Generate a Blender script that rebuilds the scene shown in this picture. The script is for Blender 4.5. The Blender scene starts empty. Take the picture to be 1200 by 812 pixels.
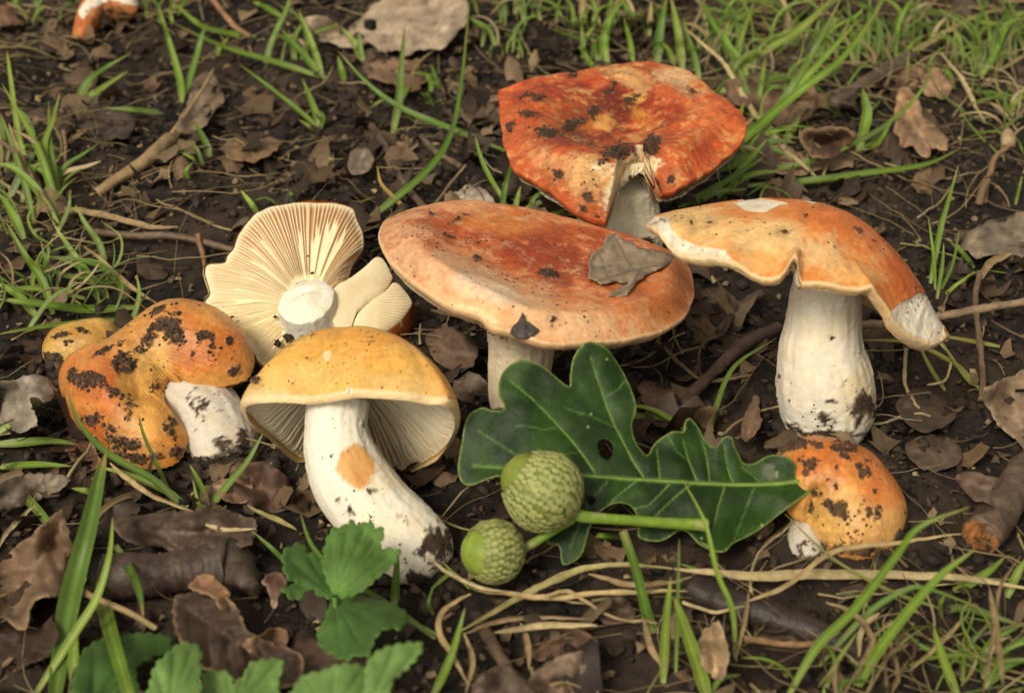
import bpy, math, random
import numpy as np
from mathutils.geometry import delaunay_2d_cdt

random.seed(11)
rng = np.random.default_rng(11)
scene = bpy.context.scene
C = scene.collection
CM = 0.01                      # everything below is written in centimetres, the scene is in metres
PI = math.pi

# ------------------------------------------------------------------ camera
PITCH, DIST, LENS = math.radians(31.0), 44.0, 60.0
EYE = np.array([0.0, -DIST*math.cos(PITCH), DIST*math.sin(PITCH)])
FWD = -EYE/DIST
RGT = np.array([1.0, 0.0, 0.0])
UPV = np.cross(RGT, FWD)
cam = bpy.data.cameras.new('camera')
cam.lens = LENS; cam.sensor_width = 36; cam.clip_start = 0.005; cam.clip_end = 500
cam.dof.use_dof = True; cam.dof.focus_distance = 0.418; cam.dof.aperture_fstop = 22
camo = bpy.data.objects.new('camera', cam); C.objects.link(camo)
camo.location = EYE*CM; camo.rotation_euler = (PI/2-PITCH, 0, 0)
scene.camera = camo

# ------------------------------------------------------------------ light: bright overcast day
SUN_EL, SUN_AZ = math.radians(45), math.radians(-150)      # azimuth measured from +y (away from camera) towards +x
world = bpy.data.worlds.new('World'); scene.world = world; world.use_nodes = True
wn = world.node_tree; wn.nodes.clear()
w_out = wn.nodes.new('ShaderNodeOutputWorld'); w_bg = wn.nodes.new('ShaderNodeBackground')
w_sky = wn.nodes.new('ShaderNodeTexSky'); w_sky.sky_type = 'NISHITA'; w_sky.sun_disc = False
w_sky.sun_elevation = SUN_EL; w_sky.sun_rotation = SUN_AZ
w_sky.dust_density = 4.0; w_sky.air_density = 1.0; w_sky.ozone_density = 1.0
w_hs = wn.nodes.new('ShaderNodeHueSaturation'); w_hs.inputs['Saturation'].default_value = 0.05
w_bg.inputs['Strength'].default_value = 0.095
w_mx = wn.nodes.new('ShaderNodeMix'); w_mx.data_type = 'RGBA'; w_mx.blend_type = 'MULTIPLY'; w_mx.inputs[0].default_value = 1.0; w_mx.inputs[7].default_value = (1.0, 0.91, 0.78, 1)
wn.links.new(w_sky.outputs[0], w_hs.inputs['Color']); wn.links.new(w_hs.outputs[0], w_mx.inputs[6]); wn.links.new(w_mx.outputs[2], w_bg.inputs[0]); wn.links.new(w_bg.outputs[0], w_out.inputs[0])
sun = bpy.data.lights.new('sun', 'SUN'); sun.energy = 1.5; sun.angle = math.radians(16); sun.color = (1.0, 0.91, 0.75)
suno = bpy.data.objects.new('sun', sun); C.objects.link(suno)
suno.rotation_euler = (PI/2-SUN_EL, 0, -SUN_AZ + PI)
scene.view_settings.view_transform = 'Standard'; scene.view_settings.look = 'None'
scene.view_settings.gamma = 1; scene.view_settings.exposure = 0.52
scene.cycles.max_bounces = 6; scene.cycles.diffuse_bounces = 3; scene.cycles.transparent_max_bounces = 6
scene.cycles.use_denoising = True

# ------------------------------------------------------------------ maths helpers
def nrm(v):
    v = np.asarray(v, float); return v/np.maximum(np.linalg.norm(v, axis=-1, keepdims=True), 1e-12)
def sstep(a, b, x):
    t = np.clip((np.asarray(x, float)-a)/(b-a), 0, 1); return t*t*(3-2*t)
def lerp(a, b, t): return a+(b-a)*t
def ray(px, py):
    px = np.asarray(px, float); py = np.asarray(py, float)
    dx = (px-600)/1200*36/LENS; dy = (406-py)/1200*36/LENS
    return FWD + dx[..., None]*RGT + dy[..., None]*UPV
def onplane(px, py, p0, n):
    d = ray(px, py); n = np.asarray(n, float); t = ((np.asarray(p0)-EYE)@n)/(d@n)
    return EYE + d*t[..., None]
def upright(px, py, base): return onplane(px, py, base, (0, 1, 0))          # point on the vertical plane through base
def atdepth(px, py, depth): return EYE + ray(px, py)*np.asarray(depth, float)[..., None]
def depth_of(P): return (np.asarray(P)-EYE)@FWD
def toscreen(P):
    v = np.asarray(P)-EYE; z = v@FWD
    return 600+(v@RGT)/z*LENS/36*1200, 406-(v@UPV)/z*LENS/36*1200
def pxcm(P): return depth_of(P)*36/LENS/1200                                  # centimetres per photo pixel there
def _hash(i, j, k, s):
    h = (i.astype(np.uint32)*np.uint32(374761393) ^ j.astype(np.uint32)*np.uint32(668265263) ^ k.astype(np.uint32)*np.uint32(2246822519) ^ np.uint32((s*3266489917) & 0xffffffff))
    h = (h ^ (h >> np.uint32(15)))*np.uint32(2246822519); h = (h ^ (h >> np.uint32(13)))*np.uint32(3266489917)
    return ((h ^ (h >> np.uint32(16))) & np.uint32(0xffffff)).astype(float)/0xffffff
def vnoise(P, s=0):
    P = np.asarray(P, float); f = np.floor(P); i = f.astype(np.int64); t = P-f; t = t*t*t*(t*(t*6-15)+10)
    x, y, z = i[..., 0], i[..., 1], i[..., 2]; r = 0
    for a in (0, 1):
        for b in (0, 1):
            for c in (0, 1):
                w = (t[..., 0] if a else 1-t[..., 0])*(t[..., 1] if b else 1-t[..., 1])*(t[..., 2] if c else 1-t[..., 2])
                r = r+w*_hash(x+a, y+b, z+c, s)
    return r*2-1
def fbm(P, scale=1.0, octs=4, s=0, gain=0.5):
    P = np.asarray(P, float)/scale; r = 0; a = 1.0; tot = 0
    for o in range(octs):
        r = r+a*vnoise(P*(2.03**o)+o*17.3, s+o); tot += a; a *= gain
    return r/tot*1.6
def catmull(pts, n, closed=False):
    p = np.asarray(pts, float); m = len(p)
    if closed: q = np.vstack([p[-1:], p, p[:2]]); segs = m
    else: q = np.vstack([2*p[:1]-p[1:2], p, 2*p[-1:]-p[-2:-1]]); segs = m-1
    t = np.linspace(0, segs, n, endpoint=not closed); k = np.minimum(t.astype(int), segs-1); f = (t-k)[:, None]
    a, b, c, d = q[k], q[k+1], q[k+2], q[k+3]
    return 0.5*(2*b+(c-a)*f+(2*a-5*b+4*c-d)*f*f+(3*b-a-3*c+d)*f**3)
def srgb(r, g, b):
    v = np.array([r, g, b], float)/255; return np.where(v <= 0.04045, v/12.92, ((v+0.055)/1.055)**2.4)
def inpoly(x, y, poly):
    poly = np.asarray(poly, float); r = np.zeros(np.shape(x), bool); j = len(poly)-1
    for i in range(len(poly)):
        xi, yi = poly[i]; xj, yj = poly[j]
        c = ((yi > y) != (yj > y)) & (x < (xj-xi)*(y-yi)/((yj-yi) if yj != yi else 1e-9)+xi); r ^= c; j = i
    return r
def segdist(P, line):
    P = np.asarray(P, float); best = np.full(P.shape[:-1], 1e9); line = np.asarray(line, float)
    for a, b in zip(line[:-1], line[1:]):
        ab = b-a; t = np.clip(((P-a)@ab)/max(ab@ab, 1e-12), 0, 1); best = np.minimum(best, np.linalg.norm(P-a-t[..., None]*ab, axis=-1))
    return best

# ------------------------------------------------------------------ scene helpers
def tag(o, label=None, cat=None, group=None, kind=None):
    if label: o['label'] = label
    if cat: o['category'] = cat
    if group: o['group'] = group
    if kind: o['kind'] = kind
    return o
ORG = {}
def thing(name, label, cat, base, group=None):
    o = bpy.data.objects.new(name, None); C.objects.link(o); o.empty_display_size = 0.005
    o.location = np.asarray(base)*CM; ORG[o.name] = np.asarray(base, float)
    return tag(o, label, cat, group)
def mk(name, V, F, mat, parent=None, attrs=None, origin=None, smooth=True, kind=None):
    """one mesh object from world-centimetre vertices"""
    V = np.asarray(V, float).reshape(-1, 3)
    org = ORG[parent.name] if parent is not None else (np.asarray(origin, float) if origin is not None else V.mean(0))
    me = bpy.data.meshes.new(name)
    loc = (V-org)*CM
    if isinstance(F, np.ndarray):
        nf, k = F.shape
        me.vertices.add(len(loc)); me.vertices.foreach_set('co', loc.ravel().astype(np.float32))
        me.loops.add(nf*k); me.loops.foreach_set('vertex_index', F.ravel().astype(np.int32))
        me.polygons.add(nf); me.polygons.foreach_set('loop_start', (np.arange(nf)*k).astype(np.int32))
        me.update(calc_edges=True)
    else:
        me.from_pydata(loc.tolist(), [], [list(f) for f in F]); me.update()
    if smooth: me.polygons.foreach_set('use_smooth', np.ones(len(me.polygons), bool))
    for k, a in (attrs or {}).items():
        a = np.asarray(a, float)
        if a.ndim == 2:
            at = me.attributes.new(k, 'FLOAT_COLOR', 'POINT'); c = np.ones((len(loc), 4)); c[:, :3] = np.clip(a, 0, 1); at.data.foreach_set('color', c.ravel().astype(np.float32))
        else:
            at = me.attributes.new(k, 'FLOAT', 'POINT'); at.data.foreach_set('value', a.ravel().astype(np.float32))
    me.materials.append(mat)
    o = bpy.data.objects.new(name, me); C.objects.link(o); ORG[o.name] = org
    if parent is not None: o.parent = parent
    else: o.location = org*CM
    if kind: o['kind'] = kind
    return o
def quads(nr, nc, wrap=True):
    """faces of an nr x nc vertex grid, wrapping along columns"""
    cols = nc if wrap else nc-1
    i, j = np.meshgrid(np.arange(nr-1), np.arange(cols), indexing='ij'); j2 = (j+1) % nc
    return np.stack([i*nc+j, i*nc+j2, (i+1)*nc+j2, (i+1)*nc+j], -1).reshape(-1, 4)
def tube(P, R, ns=8, V=None):
    """vertices and faces of a tube along points P with radii R"""
    P = np.asarray(P, float); R = np.broadcast_to(np.asarray(R, float), (len(P),)); T = nrm(np.gradient(P, axis=0))
    up = np.array([0.13, 0.2, 0.97]); up = np.where(np.abs(T@up)[:, None] > 0.95, np.array([1.0, 0, 0]), up)
    A = nrm(np.cross(T, up)); B = np.cross(T, A); th = np.arange(ns)/ns*2*PI
    G = P[:, None]+R[:, None, None]*(np.cos(th)[None, :, None]*A[:, None]+np.sin(th)[None, :, None]*B[:, None])
    n = len(P); Fq = quads(n, ns); V = np.vstack([G.reshape(-1, 3), P[:1], P[-1:]])
    a = np.arange(ns); b = (a+1) % ns
    caps = np.vstack([np.stack([b, a, np.full(ns, n*ns), np.full(ns, n*ns)], -1), np.stack([(n-1)*ns+a, (n-1)*ns+b, np.full(ns, n*ns+1), np.full(ns, n*ns+1)], -1)])
    return V, [list(q) for q in Fq]+[list(q[:3]) for q in caps]
def joinm(items):
    """stack several (V, F) into one"""
    Vs, Fs, off = [], [], 0
    for V, F in items:
        Vs.append(V); Fs += [[int(i)+off for i in f] for f in F]; off += len(V)
    return np.vstack(Vs), Fs
_t = (1+5**.5)/2
ICO = nrm(np.array([(-1, _t, 0), (1, _t, 0), (-1, -_t, 0), (1, -_t, 0), (0, -1, _t), (0, 1, _t), (0, -1, -_t), (0, 1, -_t), (_t, 0, -1), (_t, 0, 1), (-_t, 0, -1), (-_t, 0, 1)]))
ICOF = np.array([(0, 11, 5), (0, 5, 1), (0, 1, 7), (0, 7, 10), (0, 10, 11), (1, 5, 9), (5, 11, 4), (11, 10, 2), (10, 7, 6), (7, 1, 8), (3, 9, 4), (3, 4, 2), (3, 2, 6), (3, 6, 8), (3, 8, 9), (4, 9, 5), (2, 4, 11), (6, 2, 10), (8, 6, 7), (9, 8, 1)])
def _sub(V, F):
    V = [tuple(v) for v in V]; m = {}; out = []
    def mid(a, b):
        k = (min(a, b), max(a, b))
        if k not in m: V.append(tuple(nrm((np.array(V[a])+np.array(V[b]))/2))); m[k] = len(V)-1
        return m[k]
    for a, b, c in F:
        x, y, z = mid(a, b), mid(b, c), mid(c, a); out += [(a, x, z), (b, y, x), (c, z, y), (x, y, z)]
    return np.array(V), np.array(out)
ICO2, ICO2F = _sub(ICO, ICOF); ICO3, ICO3F = _sub(ICO2, ICO2F); ICO4, ICO4F = _sub(ICO3, ICO3F)
def randrot(n):
    q = nrm(rng.normal(size=(n, 4))); w, x, y, z = q.T
    return np.stack([1-2*(y*y+z*z), 2*(x*y-z*w), 2*(x*z+y*w), 2*(x*y+z*w), 1-2*(x*x+z*z), 2*(y*z-x*w), 2*(x*z-y*w), 2*(y*z+x*w), 1-2*(x*x+y*y)], -1).reshape(n, 3, 3)
def lumps(P, size, fine=False, squash=0.7, nrmls=None, jit=0.22):
    """many small irregular crumbs as one (V, F)"""
    P = np.asarray(P, float); n = len(P); B, BF = (ICO2, ICO2F) if fine else (ICO, ICOF)
    s = np.asarray(size, float)[:, None, None]
    V = B[None]*(1+rng.normal(size=(n, len(B), 1))*jit); V = np.einsum('nij,nvj->nvi', randrot(n), V*rng.uniform(0.6, 1.15, (n, 1, 3)))
    if nrmls is not None:
        N = np.asarray(nrmls)[:, None]; V = V-N*(V*N).sum(-1, keepdims=True)*(1-squash)
    else: V[..., 2] *= squash
    V = P[:, None]+V*s
    return V.reshape(-1, 3), (np.arange(n)[:, None, None]*len(B)+BF[None]).reshape(-1, 3)

# ------------------------------------------------------------------ materials
def mat(name, build):
    m = bpy.data.materials.new(name); m.use_nodes = True; nt = m.node_tree; nt.nodes.clear()
    out = nt.nodes.new('ShaderNodeOutputMaterial'); b = nt.nodes.new('ShaderNodeBsdfPrincipled'); nt.links.new(b.outputs[0], out.inputs[0])
    class K: pass
    k = K(); k.nt = nt; k.b = b; k.out = out
    def node(t, **kw):
        n = nt.nodes.new(t)
        for a, v in kw.items():
            if a in n.inputs: n.inputs[a].default_value = v
            else: setattr(n, a, v)
        return n
    k.node = node; k.link = lambda a, c: nt.links.new(a, c)
    def noise(scale, detail=3, rough=0.55, vec=None):
        n = node('ShaderNodeTexNoise', Scale=scale, Detail=detail, Roughness=rough)
        if vec is None:
            tc = node('ShaderNodeTexCoord'); vec = tc.outputs['Object']
        k.link(vec, n.inputs['Vector']); return n.outputs['Fac']
    k.noise = noise
    def ramp(fac, stops):
        r = node('ShaderNodeValToRGB'); e = r.color_ramp.elements
        while len(e) < len(stops): e.new(0.5)
        for el, (p, c) in zip(e, stops): el.position = p; el.color = (*c, 1) if not np.isscalar(c) else (c, c, c, 1)
        k.link(fac, r.inputs[0]); return r.outputs[0]
    k.ramp = ramp
    def mix(fac, a, c, mode='MIX'):
        x = node('ShaderNodeMix', data_type='RGBA', blend_type=mode)
        for s, v in ((0, fac), (6, a), (7, c)):
            if isinstance(v, bpy.types.NodeSocket): k.link(v, x.inputs[s])
            else: x.inputs[s].default_value = v if np.isscalar(v) else (*v, 1)
        return x.outputs[2]
    k.mix = mix
    def attr(n_):
        a = node('ShaderNodeAttribute', attribute_name=n_); return a
    k.attr = attr
    def bump(h, strength, dist, base=None):
        bn = node('ShaderNodeBump', Strength=strength, Distance=dist); k.link(h, bn.inputs['Height'])
        if base is not None: k.link(base, bn.inputs['Normal'])
        return bn.outputs[0]
    k.bump = bump
    build(k); return m
def translucent(k, col, w):
    t = k.node('ShaderNodeBsdfTranslucent'); x = k.node('ShaderNodeMixShader'); x.inputs[0].default_value = w
    if isinstance(col, bpy.types.NodeSocket): k.link(col, t.inputs[0])
    else: t.inputs[0].default_value = (*col, 1)
    k.link(k.b.outputs[0], x.inputs[1]); k.link(t.outputs[0], x.inputs[2]); k.link(x.outputs[0], k.out.inputs[0])

def _flesh(k, grain=1.0, gloss=0.5, sss=0.12, bump=0.5):
    c = k.attr('col').outputs['Color']; r = k.attr('rough').outputs['Fac']
    n = k.noise(900, 4); n2 = k.noise(250, 3)
    v = k.ramp(n, [(0.3, 0.78), (0.7, 1.0)]); v2 = k.ramp(n2, [(0.3, 0.86), (0.7, 1.0)])
    col = k.mix(grain, c, v, 'MULTIPLY'); col = k.mix(grain, col, v2, 'MULTIPLY')
    k.link(col, k.b.inputs['Base Color']); k.link(r, k.b.inputs['Roughness'])
    k.b.inputs['Specular IOR Level'].default_value = gloss
    k.b.inputs['Subsurface Weight'].default_value = sss; k.b.inputs['Subsurface Radius'].default_value = (1.0, 0.75, 0.5); k.b.inputs['Subsurface Scale'].default_value = 0.0025
    b1 = k.bump(n2, bump*0.5, 0.0006); k.link(k.bump(n, bump, 0.00025, b1), k.b.inputs['Normal'])
M_CAP = mat('cap_skin', lambda k: _flesh(k, 1.0, 0.32, 0.08, 0.9))
M_STEM = mat('stem_flesh', lambda k: _flesh(k, 0.5, 0.25, 0.15, 0.6))
M_GILL = mat('gill_flesh', lambda k: _flesh(k, 0.4, 0.2, 0.12, 0.3))
def _soil(k):
    n = k.noise(1400, 4); n2 = k.noise(180, 4); a = k.attr('tint').outputs['Fac']
    c = k.ramp(n2, [(0.3, srgb(17, 13, 10)), (0.5, srgb(33, 26, 19)), (0.72, srgb(58, 46, 34))])
    c = k.mix(0.7, c, k.ramp(n, [(0.3, 0.5), (0.75, 1.25)]), 'MULTIPLY')
    c = k.mix(a, c, srgb(70, 56, 44)); k.link(c, k.b.inputs['Base Color'])
    k.b.inputs['Roughness'].default_value = 0.85; k.b.inputs['Specular IOR Level'].default_value = 0.35
    k.link(k.bump(n, 0.9, 0.0006), k.b.inputs['Normal'])
M_SOIL = mat('soil', _soil)
def _crumb(k):
    n = k.noise(1500, 3); n2 = k.noise(90, 2)
    c = k.mix(0.6, k.ramp(n2, [(0.35, srgb(28, 22, 17)), (0.65, srgb(62, 50, 38))]), k.ramp(n, [(0.3, 0.55), (0.75, 1.3)]), 'MULTIPLY')
    k.link(c, k.b.inputs['Base Color']); k.b.inputs['Roughness'].default_value = 0.8; k.b.inputs['Specular IOR Level'].default_value = 0.4
    k.link(k.bump(n, 0.8, 0.0005), k.b.inputs['Normal'])
M_CRUMB = mat('dark_crumb', _crumb)
def _speck(k):
    n = k.noise(700, 3); c = k.ramp(n, [(0.35, srgb(30, 24, 19)), (0.55, srgb(62, 50, 40)), (0.75, srgb(104, 88, 70))])
    k.link(c, k.b.inputs['Base Color']); k.b.inputs['Roughness'].default_value = 0.85; k.link(k.bump(n, 0.6, 0.0003), k.b.inputs['Normal'])
M_SPECK = mat('soil_speck', _speck)
# ------------------------------------------------------------------ the ground
def ground_h(x, y):
    P = np.stack([x, y, 0*x], -1)
    h = 0.55*fbm(P, 9.0, 2, 3)+0.28*fbm(P, 2.6, 3, 5)
    return h-0.25
def ground_fine(x, y):
    P = np.stack([x, y, 0*x], -1)
    c = np.abs(fbm(P, 1.1, 3, 9)); d = fbm(P, 0.35, 3, 12)
    return ground_h(x, y)+0.22*(c-0.3)+0.10*d
def onground(px, py, lift=0.0):
    px = np.asarray(px, float); py = np.asarray(py, float); h = np.zeros(px.shape)
    for _ in range(4):
        d = ray(px, py); P = EYE+d*((h-EYE[2])/d[..., 2])[..., None]; h = ground_h(P[..., 0], P[..., 1])+lift
    return P
def stretch(lo, hi, step, far, n):
    a = np.arange(lo, hi+step*0.5, step); g = np.geomspace(step*2, far, n)
    return np.concatenate([lo-g[::-1], a, a[-1]+g])
gx, gy = stretch(-23, 23, 0.145, 9000, 34), stretch(-16, 32, 0.145, 9000, 34)
GX, GY = np.meshgrid(gx, gy, indexing='xy')
core = sstep(60, 30, np.hypot(GX, GY-8))
GZ = lerp(-0.3, ground_fine(np.clip(GX, -80, 80), np.clip(GY, -80, 80)), core)
gP = np.stack([GX, GY, GZ], -1).reshape(-1, 3)
tint = 0.55*sstep(-0.1, 0.8, fbm(np.stack([GX, GY, 0*GX], -1), 3.5, 3, 31)).ravel()
tag(mk('ground', gP, quads(len(gy), len(gx), False), M_SOIL, attrs={'tint': tint}, origin=(0, 0, 0)), kind='structure')

# ------------------------------------------------------------------ mushroom builders
DIRT = srgb(74, 59, 46)
def paint(P, base, layers, warp=0.35, seed=0):
    """colour of each point of a cap from patches, each placed where the photograph shows it on that cap"""
    x, y = toscreen(P); col = np.tile(np.asarray(base, float), (len(P), 1)); nz = fbm(P, 0.9, 4, seed+40); nf = fbm(P, 0.25, 4, seed+50, .7); nq = fbm(P, 0.10, 3, seed+55, .7)
    for (c, cx, cy, rx, ry, rot, soft, k) in layers:
        a = math.radians(rot); dx, dy = x-cx, y-cy; u = (dx*math.cos(a)+dy*math.sin(a))/rx; v = (-dx*math.sin(a)+dy*math.cos(a))/ry
        d = np.hypot(u, v)+warp*nz+0.6*warp*nf+0.35*warp*nq
        m = sstep(1+soft, 1-soft, d)*k
        col = lerp(col, np.asarray(c), m[:, None])
    return col, x, y
def blotch(P, x, y, blobs, seed=0, thr=0.1):
    """0..1 earth mask broken up by noise"""
    n = fbm(P, 0.32, 5, seed+60, 0.72); m = np.zeros(len(P))
    for (cx, cy, rx, ry, rot, k) in blobs:
        a = math.radians(rot); dx, dy = x-cx, y-cy; u = (dx*math.cos(a)+dy*math.sin(a))/rx; v = (-dx*math.sin(a)+dy*math.cos(a))/ry
        d = np.hypot(u, v); m = np.maximum(m, k*np.clip(1.25-d, 0, 1))
    n2 = fbm(P, 0.11, 3, seed+65, .7); return sstep(thr, thr+0.34, m*1.45-0.62+0.7*n+.4*n2)*(m > 0.02)
RIMH = {}
def radial(outline, p0, n, cpx, hrim=0.0, NT=420, jag=0.0, seed=0, hpx=None):
    """rim radius for each direction round the centre, from a traced outline laid on the cap's own plane"""
    n = nrm(n); e1 = nrm(RGT-n*(RGT@n)); e2 = np.cross(n, e1)
    c = onplane(np.float64(cpx[0]), np.float64(cpx[1]), p0, n)
    pl = catmull(outline, 900, True); th = np.arange(NT)/NT*2*PI
    Q = onplane(pl[:, 0], pl[:, 1], p0, n)
    for _ in range(3 if callable(hrim) else 1):
        a = np.arctan2((Q-c)@e2, (Q-c)@e1); h = hrim(a) if callable(hrim) else np.full(len(a), hrim)
        Q = np.array([onplane(np.float64(q[0]), np.float64(q[1]), c+n*hh, n) for q, hh in zip(pl, h)])
    if hpx is not None:
        hh_ = hpx(pl[:, 0], pl[:, 1]); Q = np.array([onplane(np.float64(q[0]), np.float64(q[1]), c+n*hh, n) for q, hh in zip(pl, hh_)])
        a = np.arctan2((Q-c)@e2, (Q-c)@e1) % (2*PI); o = np.argsort(a); RIMH[seed] = (np.concatenate([a[o]-2*PI, a[o], a[o]+2*PI]), np.tile(hh_[o], 3))
    a = np.arctan2((Q-c)@e2, (Q-c)@e1) % (2*PI); r = np.hypot((Q-c)@e2, (Q-c)@e1); o = np.argsort(a)
    R = np.interp(th, np.concatenate([a[o]-2*PI, a[o], a[o]+2*PI]), np.tile(r[o], 3))
    R = R*(1+jag*fbm(np.stack([np.cos(th)*8, np.sin(th)*8, 0*th], -1), 1.0, 4, seed+3))
    return c, n, e1, e2, th, R
def grid(fr, U, H):
    c, n, e1, e2, th, R = fr
    D = np.cos(th)[:, None]*e1+np.sin(th)[:, None]*e2
    w = max(3, len(th)//9); k = np.hanning(2*w+1); k /= k.sum(); Rs = np.convolve(np.concatenate([R[-w:], R, R[:w]]), k, 'valid')
    Rm = lerp(Rs[None], R[None], (np.clip(U, 0, 1)**4)[:, None])
    return c+(U[:, None]*Rm)[..., None]*D[None]+H[..., None]*n
def rimroll(fr, last, drop, inset):
    """rings that carry the skin round under the rim"""
    c, n, e1, e2, th, R = fr; D = np.cos(th)[:, None]*e1+np.sin(th)[:, None]*e2; out = []
    for t in np.linspace(0.15, 1, 8):
        a = t*PI/2*1.6
        out.append(last+D*(inset*(math.sin(a)*0.35-(1-math.cos(a))*0.65))+n*(-drop*(1-math.cos(a))*0.75)-n*drop*0.25*math.sin(a))
    return np.array(out)
def gills(name, parent, fr, u0, u1, hfun, depth, NG, colr, coli, NR=46, seed=0, thin=0.8, shade=None):
    """pleated underside: sharp lamellae running from the stem to the rim"""
    c, n, e1, e2, th0, R0 = fr; per = 6; NT = NG*per; k = np.arange(NT)
    jit = np.repeat(rng.normal(0, 0.22, NG), per)*(2*PI/NG)
    th = (k/NT*2*PI+jit*0.6) % (2*PI)
    R = np.interp(th, np.append(th0, 2*PI), np.append(R0, R0[0]))
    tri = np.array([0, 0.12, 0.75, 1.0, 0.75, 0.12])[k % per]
    full = rng.random(NG) < 0.62; start = np.where(full, 0.0, rng.uniform(0.25, 0.7, NG))[k//per]
    dvar = np.repeat(rng.uniform(0.75, 1.1, NG), per)
    U = np.linspace(u0, u1, NR); D = np.cos(th)[:, None]*e1+np.sin(th)[:, None]*e2
    s = (U-u0)/(u1-u0)
    grow = sstep(0, 0.12, s[:, None]-start[None])*sstep(1.02, 0.86, s)[:, None]
    dep = depth*tri[None]*dvar[None]*grow
    wav = 0.02*fbm(np.stack([np.cos(th)[None]*5+0*U[:, None], np.sin(th)[None]*5+0*U[:, None], 3*s[:, None]+0*th[None]], -1), 1, 2, seed)
    V = c+U[:, None, None]*(R[:, None]*D)[None]+(hfun(U[:, None], th[None])-dep+wav)[..., None]*n
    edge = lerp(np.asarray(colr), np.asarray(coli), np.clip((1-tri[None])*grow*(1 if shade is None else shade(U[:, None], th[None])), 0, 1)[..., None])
    edge = edge*(1+0.08*fbm(V, 1.2, 3, seed))[..., None]
    return mk(name, V.reshape(-1, 3), quads(NR, NT), M_GILL, parent, {'col': edge.reshape(-1, 3), 'rough': np.full(NR*NT, 0.75)}, kind='stuff')
def specks(parent, P, N, w, count, smin, smax, name='soil_specks', squash=0.55):
    """crumbs of earth stuck to a mushroom"""
    w = np.clip(w, 0, None); 
    if w.sum() <= 0: return
    i = rng.choice(len(P), count, p=w/w.sum()); s = smin*(smax/smin)**(rng.random(count)**2.2)
    V, F = lumps(P[i]+N[i]*(s*0.15)[:, None], s, False, squash, N[i])
    return mk(name, V, F, M_SPECK, parent, kind='stuff')
def gridnormals(G, flip=1):
    du = np.gradient(G, axis=0); dv = np.roll(G, -1, 1)-np.roll(G, 1, 1)
    return nrm(np.cross(du, dv))*flip
def stem(parent, px, rad, base_depth, base_col, dirt=(), seed=0, NT=96, NL=140, ridge=0.03, layers=(), name='stem', blunt=40):
    """a stem through photographed centre points and half widths, at the depths of base_depth"""
    px = np.asarray(px, float); Cp = catmull(np.column_stack([px, rad, base_depth]), NL)
    P = atdepth(Cp[:, 0], Cp[:, 1], Cp[:, 3]); r = Cp[:, 2]*Cp[:, 3]*36/LENS/1200
    T = nrm(np.gradient(P, axis=0)); A = nrm(np.cross(T, -FWD)); B = np.cross(T, A); th = np.arange(NT)/NT*2*PI
    D = np.cos(th)[None, :, None]*A[:, None]+np.sin(th)[None, :, None]*B[:, None]
    L = np.concatenate([[0], np.cumsum(np.linalg.norm(np.diff(P, axis=0), axis=1))])
    q = np.stack([np.cos(th)[None]*3+0*L[:, None], np.sin(th)[None]*3+0*L[:, None], L[:, None]*0.45+0*th[None]], -1)
    rr = r[:, None]*(1+ridge*fbm(q, 0.35, 3, seed)+0.03*fbm(q, 1.5, 2, seed+5)+0.012*fbm(q*np.array([1, 1, 6]), 0.3, 2, seed+7))
    s = L/L[-1]; rr *= np.sqrt(np.clip(np.minimum(1, (s*14+0.02)), 0, 1))[:, None]*np.sqrt(np.clip(np.minimum(1, ((1-s)*blunt+0.002)), 0, 1))[:, None]
    G = P[:, None]+D*rr[..., None]; V = G.reshape(-1, 3); N = gridnormals(G, 1).reshape(-1, 3)
    out = ((V-np.repeat(P, NT, 0))*N).sum(-1); N = N*np.where(out < 0, -1, 1)[:, None]
    col, x, y = paint(V, base_col, layers, 0.25, seed)
    f = fbm(q, 0.22, 4, seed+9).reshape(-1); col = col*(1-0.13*np.clip(f, 0, 1))[:, None]; g_ = fbm(V, 1.3, 4, seed+31, .6); col = lerp(col, col*np.array([.93, .82, .62]), (.55*sstep(.0, .8, g_))[:, None])
    d = blotch(V, x, y, dirt, seed, 0.08); V = V+N*(d*(0.03+0.03*fbm(V, 0.2, 3, seed+2)))[:, None]
    col = lerp(col, DIRT, d[:, None])
    mk(name, V, quads(NL, NT), M_STEM, parent, {'col': col, 'rough': lerp(0.55, 0.9, d)})
    return V, N, x, y, d
ORANGE, YELLOW, CREAM, FLESH = srgb(222, 128, 56), srgb(232, 180, 92), srgb(238, 214, 168), srgb(240, 231, 208)
GILL_E, GILL_I = srgb(238, 222, 184), srgb(150, 112, 76)

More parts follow.
